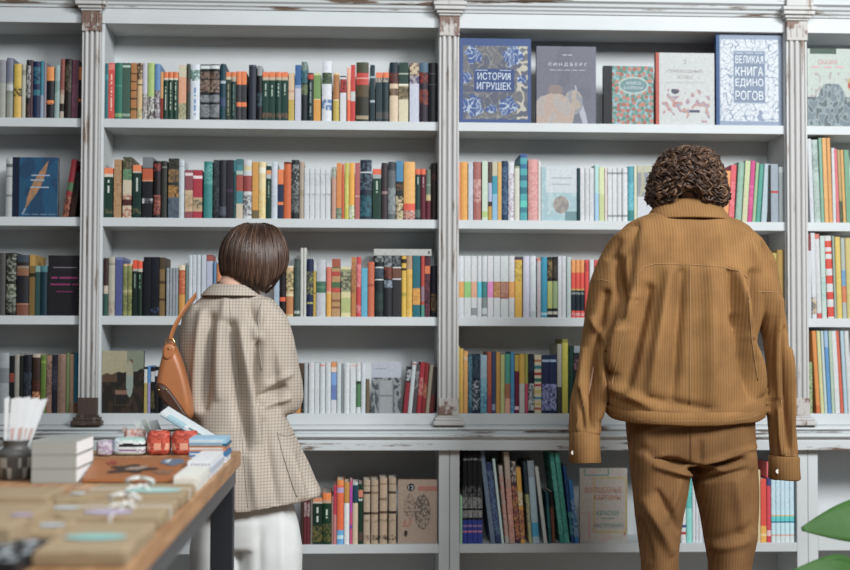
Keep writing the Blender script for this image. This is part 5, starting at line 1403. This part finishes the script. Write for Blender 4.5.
for args, lab, kw in (
    ((33, 124, 551, 522, hA), 'nearest kraft wrapped book with a large teal oval label, at the table edge', dict(lcol='7fb3b0', lpos=(.5, .42), lr=.36, bow=False)),
    ((62, 158, 517, 499, hA), 'kraft wrapped book with white bow and lilac label, second along the table edge', dict(lcol='b0a4c0', lpos=(.42, .22), lr=.26, bow=True)),
    ((78, 181, 496, 483.5, hA), 'kraft wrapped book with white bow and pale teal label, third along the table edge', dict(lcol='9cc4bf', lpos=(.66, .4), lr=.28, bow=True)),
    ((14, 56, 533, 519, .018), 'small kraft wrapped book with a pale blue oval label, left of the teal labelled one', dict(lcol='a4b0bc', lpos=(.55, .5), lr=.4)),
    ((36, 77, 514, 503, .018), 'small kraft wrapped book with a white oval label, in the middle of the left row', dict(lcol='b4bcc0', lpos=(.5, .5), lr=.4)),
    ((56, 92, 499.5, 489, .018), 'small kraft wrapped book with a white label, farthest of the left row', dict(lcol='b8bcc0', lpos=(.5, .5), lr=.38))):
    xr, ys = span(*args); parcel(xr, ys, args[4]-.0004, zt_, lab, **kw)
xr, ys = span(-70, 8, 528, 503, .04); parcel(xr, ys, .0396, zt_, 'thick kraft wrapped book with lilac label, at the left frame edge', lcol='a89cc0', lpos=(.88, .45), lr=.16)
xr, ys = span(-60, 44, 497, 487, .03); parcel(xr, ys, .0296, zt_, 'kraft wrapped book standing farthest left, just in front of the grey pot')
a, b = gx(-60, 556, .02), gx(18, 540, .02)
bk = MB(); bx0, bx1, by0, by1 = gx(-60, 556, .02).x, gx(24, 556, .02).x, gx(10, 562, .02).y, gx(10, 539, .02).y
nn_ = 24
for i in range(nn_):
    for j in range(nn_):
        u, v = i/nn_, j/nn_; q = nz2(u, v, 8, 3)
        X_, Yy = bx0+(bx1-bx0)*u, by0+(by1-by0)*v; dx, dy = (bx1-bx0)/nn_, (by1-by0)/nn_
        bk.quad([(X_, Yy, ZT+.02), (X_+dx, Yy, ZT+.02), (X_+dx, Yy+dy, ZT+.02), (X_, Yy+dy, ZT+.02)], lin('a0a8ac' if q > .12 else '24262a'))
bk.box((bx0, by0, zt_), (bx1, by1, ZT+.0198), lin('22242a')); o = bk.build('notebook', M_book); tag(o, 'black notebook with blurred white pattern, in the bottom left corner', 'notebook')
# white book stack
f0, f1_ = PZ(31, 483.5, ZT), PZ(76, 483.5, ZT); yb2 = PZ(96, 474.5, ZT).y; hz = (P(50, 441, f0.y).z-ZT)/3
M_wc = flat('grey_white_cover', '#9c9e98', .5)
for k, lab in enumerate(('thick pale book at the bottom of the white stack on the table', 'thick pale book in the middle of the white stack on the table', 'thick pale book on top of the white stack on the table')):
    z = zt_+hz*k; m = MB(); w3 = .002; z2 = z+hz-.0006; m.box((f0.x, f0.y, z), (f1_.x, yb2, z+w3)); m.box((f0.x, f0.y, z2-w3), (f1_.x, yb2, z2)); m.box((f0.x, f0.y, z+w3), (f1_.x, f0.y+w3, z2-w3))
    o = m.build('book', M_wc, bevel=.0006); loc = Vector((f0.x, f0.y, z)); o.data.transform(Matrix.Translation(-loc)); o.location = loc; tag(o, lab, 'book', 'stacked pale books on the table')
    m = MB(); m.box((f0.x+.001, f0.y+w3+.0002, z+w3+.0002), (f1_.x-.0006, yb2-.002, z2-w3-.0002)); shift(m.build('pages', flat('white_page_edges', '#eef2f4', .8, nz=.1, nscale=400)), o)
# pot with paper bookmarks
pc_ = PZ(13, 480, ZT); sc_ = (pc_.y-CAMP.y)/F
M_pot = attr_mat('patterned_pot', .4)
m = MB(); N_ = 48; prof = [(.014*1, 0), (.030, 0), (.033, .003), (.0355, .025), (.037, .045), (.0385, .052), (.036, .056), (.028, .06), (.024, .066), (.026, .076), (.029, .08), (.026, .079), (.02, .062), (.001, .06)]
rs = [[(pc_.x+r*math.cos(2*math.pi*k/N_), pc_.y+.02+r*math.sin(2*math.pi*k/N_), zt_+z) for k in range(N_)] for r, z in prof]
m.rings(rs, True, lin('555553')); 
for i, f in enumerate(m.f[:-2]):
    j, k = divmod(i, N_)
    if 2 <= j <= 3 and nz2(k*.45, j*1.4, 1, 5) > .08: m.c[i] = lin('b0b0a8')
pot = m.build('bookmark_pot', M_pot); tag(pot, 'dark patterned metal pot holding white paper bookmarks, left of the white stack', 'pot')
M_card = flat('white_card', '#dfe2e4', .6, nz=.08, nscale=30)
rb = ((2, 7, 396.5, 458, 'leftmost of the white paper bookmarks fanned in the dark pot', 4), (9, 16, 397, 458, 'second from left of the white paper bookmarks fanned in the dark pot', 8), (16.5, 25, 396.5, 458, 'middle one of the white paper bookmarks fanned in the dark pot', 9),
      (17.5, 33, 397.5, 458, 'second from right of the white paper bookmarks fanned in the dark pot', 10), (21, 41.5, 398.5, 458, 'rightmost and most tilted of the white paper bookmarks fanned in the dark pot', 10))
Yc = pc_.y+.02
for i, (xb_, xt, yt, yb_, lab, wd) in enumerate(rb):
    Yk = Yc-.012+i*.006; b0 = P(xb_-wd*.4, yb_, Yk); b1 = P(xb_+wd*.4, yb_, Yk); t0, t1 = P(xt-wd*.62, yt+2, Yk+.004), P(xt+wd*.62, yt, Yk+.004)
    b0.x = max(b0.x, pc_.x-.016); b1.x = min(b1.x, pc_.x+.017); m = MB()
    th = Vector((0, .0008, 0)); m.rings([[b0, b1, b1+th, b0+th], [t0, t1, t1+th, t0+th]], True, smooth=False)
    o = m.build('bookmark', M_card); tag(o, lab, 'bookmark', 'paper bookmarks in the pot')
    m = MB(); f_ = Vector((0, -.0003, 0)); L4 = lambda u, v: (b0*(1-u)+b1*u)*(1-v)+(t0*(1-u)+t1*u)*v+f_
    m.quad([L4(.25, .3), L4(.75, .3), L4(.75, .5), L4(.25, .5)], lin('c8a8a0')); m.build('printed_picture', M_book, o)
# orange brown leather folder propped on a parcel
q0, q1 = PZ(81.5, 479, ZT+.0085), PZ(186, 479, ZT+.0085); q3, q2 = PZ(96, 457, ZT+.034), PZ(194.5, 457, ZT+.034)
M_or = flat('orange_brown_leather', '#a0602c', .45, nz=.2, nscale=10)
fd = empty('leather_folder', tuple(q0)); tag(fd, 'orange brown leather folder with dark and white patches, between kraft parcels and heart bundles', 'folder')
th = Vector((0, -.001, -.007)); m = MB(); m.rings([[q0+th, q1+th, q2+th, q3+th], [q0, q1, q2, q3]], True, smooth=False); shift(m.build('cover', M_or, bevel=.0015), fd)
def on_folder(u, v): return (q0*(1-u)+q1*u)*(1-v)+(q3*(1-u)+q2*u)*v
def patch(c, rx, rv, colr, name, wob=0, seed=0):
    m = MB(); ring0 = []; up = Vector((0, -.15, 1)).normalized()
    for k in range(28):
        a = 2*math.pi*k/28; w_ = 1+wob*math.sin(a*5+seed)+wob*.6*math.sin(a*3+seed*2); ring0.append(on_folder(c[0]+rx*w_*math.cos(a), c[1]+rv*w_*math.sin(a))+up*.0006)
    m.rings([ring0, [p+up*.0006 for p in ring0]], True, smooth=False); shift(m.build(name, flat('patch_'+colr, '#'+colr, .6), ), fd)
patch((.42, .42), .2, .17, '3f3028', 'applique', .28, 1); patch((.5, .45), .12, .09, '9c8878', 'applique', .2, 2); patch((.8, .75), .12, .15, '5c6c80', 'applique', .12, 3); patch((.8, .78), .08, .08, 'c0c4c8', 'applique', .1, 4); patch((.2, .7), .05, .09, '8a3a2c', 'applique', .2, 5); patch((.75, .28), .09, .07, '80604c', 'applique', .2, 6)
pr0, pr1 = PZ(103, 462, ZT), PZ(186, 462, ZT)
parcel((pr0.x, pr1.x), (q0.y+.10, q3.y-.005), .0135, zt_, 'kraft wrapped book lying under the raised rear of the leather folder')
# rolled knitted bundles at the back of the table
def bundle(x0, x1, y0, y1, Yd, colf, name, lab, cat, dep=.07, group=None, base=None):
    a, b = P(x0, y1, Yd), P(x1, y1, Yd); t = P((x0+x1)/2, y0, Yd); z0 = zt_ if base is None else base; z1 = t.z
    cx, cz, cy = (a.x+b.x)/2, (z0+z1)/2, Yd+dep/2; rx, rz, ry = (b.x-a.x)/2, (z1-z0)/2, dep/2; m = MB(); NU, NV = 64, 40; rs = []
    def sp(c, e): return math.copysign(abs(c)**e, c)
    for i in range(NV+1):
        ph = -math.pi/2+math.pi*i/NV; rr_ = max(.02, math.cos(ph)); rs.append([(cx+rx*sp(rr_, .34)*sp(math.cos(2*math.pi*k/NU), .5), cy+ry*sp(rr_, .34)*sp(math.sin(2*math.pi*k/NU), .5), cz+rz*sp(math.sin(ph), .5)) for k in range(NU)])
    m.rings(rs)
    for i in range(len(m.f)-2):
        f = m.f[i]; p = [sum(m.v[q][j] for q in f)/4 for j in range(3)]; m.c[i] = lin(colf((p[0]-cx)/rx*.5+.5, 1-((p[2]-cz)/rz*.5+.5)), 1.1)
    o = m.build(name, M_book); loc = Vector((cx, cy, z0)); o.data.transform(Matrix.Translation(-loc)); o.location = loc; tag(o, lab, cat, group); return o
def hearts(u, v):
    uu, vv = (u*2.4+.3) % 1-.5, (v-.66)/.42; a = (uu*2.5)**2+(vv*2.2+.25-abs(uu)*1.7)**2
    if a < .55 and v > .4: return 'd89478'
    return 'c4503a' if nz2(u, v, 9) > 0 else 'a03a2a'
Yb1 = PZ(158, 455, ZT).y-.02
bundle(145.5, 169, 431, 455, Yb1, hearts, 'rolled_socks', 'left one of two red orange rolled socks with pink hearts, behind the leather folder', 'socks', group='heart patterned rolled socks')
bundle(170.5, 197, 431, 455, Yb1, hearts, 'rolled_socks', 'right one of two red orange rolled socks with pink hearts, behind the leather folder', 'socks', group='heart patterned rolled socks')
def chev(u, v):
    z = (v*4+abs(((u*7) % 1)-.5)*.9) % 4
    if u < .25: return '9ab4c0' if nz2(u, v, 9) > 0 else 'c4ccd0'
    return '26242c' if 1.7 < z < 2.2 else ('8a6a90' if 2.9 < z < 3.3 else ('9ab8b0' if z < 1 else 'c8ccca'))
bundle(111, 144.5, 438, 456, Yb1-.01, chev, 'rolled_scarf', 'pale rolled scarf with black and purple zigzag bands, left of the hearts', 'scarf')
bundle(95, 110.5, 441, 457, Yb1-.03, lambda u, v: 'a08aa0' if nz2(u, v, 6) > 0 else 'b8b0b8', 'rolled_scarf', 'muted purple rolled scarf, right of the white stack of books', 'scarf')
bundle(123, 144, 429.5, 448, Yb1+.075, lambda u, v: 'c08478' if nz2(u, v, 5) > 0 else 'c8b0a8', 'rolled_socks', 'rose coloured rolled socks peeping out behind the zigzag scarf', 'socks', dep=.05)
# booklets stacked at the far table corner
cx0 = P(196.5, 465, Yb1-.0).x+.004; cx1 = TX-.004
cols = [('c4c8cc', 'white'), ('2c6a9c', 'blue'), ('b87850', 'orange brown'), ('1f5c78', 'dark teal'), ('8cb4cc', 'light blue')]
z = zt_; ya2 = PZ(210, 463, ZT).y; heights = [.014, .012, .012, .006, .012]
names = ['lowest', 'second from bottom', 'third from bottom', 'fourth from bottom', 'topmost']
for k, (c, nm) in enumerate(cols):
    o_ = .003*math.sin(k*2.4); m = MB(); m.box((cx0+.001, ya2+abs(o_), z), (cx1-.003+o_, ya2+.13, z+heights[k]-.0004), lin(c, 1.2)); m.box((cx0+.002, ya2+abs(o_)-.0004, z+heights[k]*.35), (cx1-.012, ya2+abs(o_), z+heights[k]*.65), lin('d0d4d4'))
    o = m.build('booklet', M_book, bevel=.0008); tag(o, f'{nm} booklet, {names[k]} of the pile at the far table corner', 'booklet', 'booklets piled at the far table corner'); z += heights[k]
ztopp = z
L_ = P(166, 411, Yb1+.13); R_ = P(214, 440.5, Yb1+.13); dv = (R_-L_); ln = dv.length; ang = math.atan2(-(R_.z-L_.z), R_.x-L_.x)
m = MB()
m.box((-ln/2, -.055, -.004), (ln/2, .055, .004), lin('c4cccf', 1.1)); m.box((-ln*.36, -.0556, -.0042), (-ln*.02, -.02, .0046), lin('9cc4d0')); m.box((ln*.05, -.052, .0041), (ln*.42, -.03, .0045), lin('5a8088')); m.box((-ln*.48, -.0558, -.0043), (ln*.48, -.0551, -.002), lin('4a7c90'))
o = m.build('booklet', M_book, bevel=.0006); c = (L_+R_)/2; o.location = (c.x+.002, TYB-.075, c.z+.004); o.rotation_euler = (.1, ang, 0); tag(o, 'white and pale blue booklet leaning steeply behind the heart socks', 'booklet')
for (yf, yk, n_, pal, lab, hh_) in ((478.5, 466, 3, ('c8ccd0', 'a8b0bc', 'd0d2d4'), 'white checked notepad', .0115), (491, 480.5, 2, ('c4c8c0', 'd0d0c8'), 'cream notepad', .014)):
    xa2, xb2 = TX-.052, TX-.005; y_a, y_b = PZ(200, yf, ZT).y, PZ(200, yk, ZT).y
    if n_ == 2: y_a = max(y_a, gx(181, 483.5, hA).y+.004)
    for k in range(n_):
        z = zt_+hh_*k; m = MB(); o_ = .002*math.cos(k*3+n_); m.box((xa2+o_, y_a+abs(o_), z), (xb2+o_*.8, y_b, z+hh_-.0004), lin(pal[k], 1.15))
        for s in range(6): m.box((xa2+.006+s*.007, y_a+abs(o_)-.0003, z+.003), (xa2+.009+s*.007, y_a+abs(o_), z+.007), lin('6a7488' if n_ == 3 else 'a8a08c'))
        o = m.build('notepad', M_book, bevel=.0006); tag(o, f"{lab}, {['lowest', 'second', 'topmost'][k] if n_ == 3 else ['lower', 'upper'][k]} of its small pile at the table edge", 'notepad', 'notepads piled along the table edge')
for k, (xa_, ya_, xb_, yb_) in enumerate(((150, 436, 136, 421), (156, 435, 143, 419.5), (162, 434, 149, 419), (166, 434, 155, 420), (131, 431, 124, 427))):
    Yk = TYB-.045+k*.006; a, b = P(xa_, ya_+14, Yk), P(xb_, yb_, Yk); a.z = max(a.z, zt_+.001); s = Vector((.006, 0, .001)); t = Vector((0, .0008, 0)); m = MB(); m.rings([[a-s, a+s, a+s+t, a-s+t], [b-s, b+s, b+s+t, b-s+t]], True, lin(['b8c4c0', 'a0aca4', 'c0c8c8', 'b0c0c4', 'b8a8a0'][k]), False)
    o = m.build('bookmark', M_book); tag(o, f"{['pale green', 'sage', 'silver', 'ice blue', 'beige'][k]} slim bookmark slanting up behind the rolled bundles", 'bookmark', 'slanting bookmarks behind the bundles')
# ---------------------------------------------------------------- leafy plant at the right
YP = -1.75
pb = Vector((P(905, 500, YP).x+.06, YP, 0)); pl_ = empty('potted_plant', tuple(pb)); tag(pl_, 'broad leaved green plant reaching in from the bottom right corner', 'plant')
M_leaf, nt, bb = newmat('green_leaf', .6, .18); tc = nt.nodes.new('ShaderNodeTexCoord'); n_ = nt.nodes.new('ShaderNodeTexNoise'); n_.inputs['Scale'].default_value = 12
r_ = nt.nodes.new('ShaderNodeValToRGB'); r_.color_ramp.elements[0].color = lin('#26481a'); r_.color_ramp.elements[1].color = lin('#3f6a2a'); nt.links.new(tc.outputs['Object'], n_.inputs['Vector']); nt.links.new(n_.outputs['Fac'], r_.inputs['Fac']); nt.links.new(r_.outputs['Color'], bb.inputs['Base Color'])
M_pot2 = flat('terracotta', '#a86e4c', .8); m = MB()
m.rings([[(pb.x+r*math.cos(t*math.pi/16), pb.y+r*math.sin(t*math.pi/16), z) for t in range(32)] for r, z in ((.1, .001), (.13, .2), (.145, .24), (.15, .24), (.15, .28), (.135, .28), (.13, .25), (.01, .25))]); shift(m.build('pot', M_pot2), pl_)
def leafm(base, tip, wid, droop, up=(0, -.35, 1)):
    m = MB(); n = 22; base, tip = Vector(base), Vector(tip); ax = (tip-base).normalized(); side = ax.cross(Vector(up)).normalized(); nrm = side.cross(ax); rs = []
    for i in range(n+1):
        t = i/n; w_ = wid*(math.sin(math.pi*min(1, t*.94+.03)**.75))**.9*(1-.25*t); c = base.lerp(tip, t)+nrm*droop*math.sin(math.pi*t)
        rs.append([c+side*w_*s+nrm*(-abs(s)*.12*w_+.03*w_*math.cos(s*14))-nrm*(.0012 if q else 0) for q in (0, 1) for s in ((-1, -.75, -.5, -.25, 0, .25, .5, .75, 1) if not q else (1, .5, 0, -.5, -1))])
    m.rings(rs); shift(m.build('leaf', M_leaf), pl_); m = MB(); m.tube([base-ax*.01, base], .003, 6); return base
crown = pb+Vector((0, 0, .62))
lf = [(P(905, 514, YP), P(801.5, 529, YP-.03), .062, .004), (P(868, 586, YP-.1), P(792, 572, YP-.16), .06, .03), (crown+Vector((.06, .05, .05)), crown+Vector((.25, .1, .3)), .06, .02), (crown+Vector((.02, -.06, .08)), crown+Vector((.12, -.22, .3)), .06, .02), (crown+Vector((0, .06, .1)), crown+Vector((.05, .2, .36)), .055, .02)]
for i_, (b_, t_, w_, dr) in enumerate(lf):
    leafm(b_, t_, w_, dr, (0, -1, .5) if i_ < 2 else (0, -.35, 1)); m = MB(); m.tube([pb+Vector((0, 0, .25)), pb.lerp(b_, .5)+Vector((0, 0, .12)), b_], [.008, .006, .004], 8); shift(m.build('stem', M_leaf), pl_)
# ---------------------------------------------------------------- light
w = bpy.data.worlds.new('world'); bpy.context.scene.world = w; w.use_nodes = True
w.node_tree.nodes['Background'].inputs['Color'].default_value = (.80, .9, 1.0, 1); w.node_tree.nodes['Background'].inputs['Strength'].default_value = .17
def area(name, loc, target, size, energy, col, sy=None):
    l = bpy.data.lights.new(name, 'AREA'); l.energy = energy; l.color = col; l.shape = 'RECTANGLE'; l.size = size; l.size_y = sy or size
    o = bpy.data.objects.new(name, l); C.objects.link(o); o.location = loc
    o.rotation_euler = (Vector(target)-Vector(loc)).to_track_quat('-Z', 'Y').to_euler(); return o
area('daylight_and_fill', (2.7, -4.1, 3.35), (.8, 0, 1.0), 1.4, 320, (.97, .99, 1.0), 1.0)
area('daylight_and_fill', (.5, -4.4, 3.4), (.1, 0, 1.0), 1.6, 110, (.97, .99, 1.0), 1.2)  # weaker fill lamp, added to soften the shadows of the main one
v = bpy.context.scene.view_settings; v.view_transform = 'Standard'; v.look = 'None'; v.exposure = -.44; v.gamma = 1
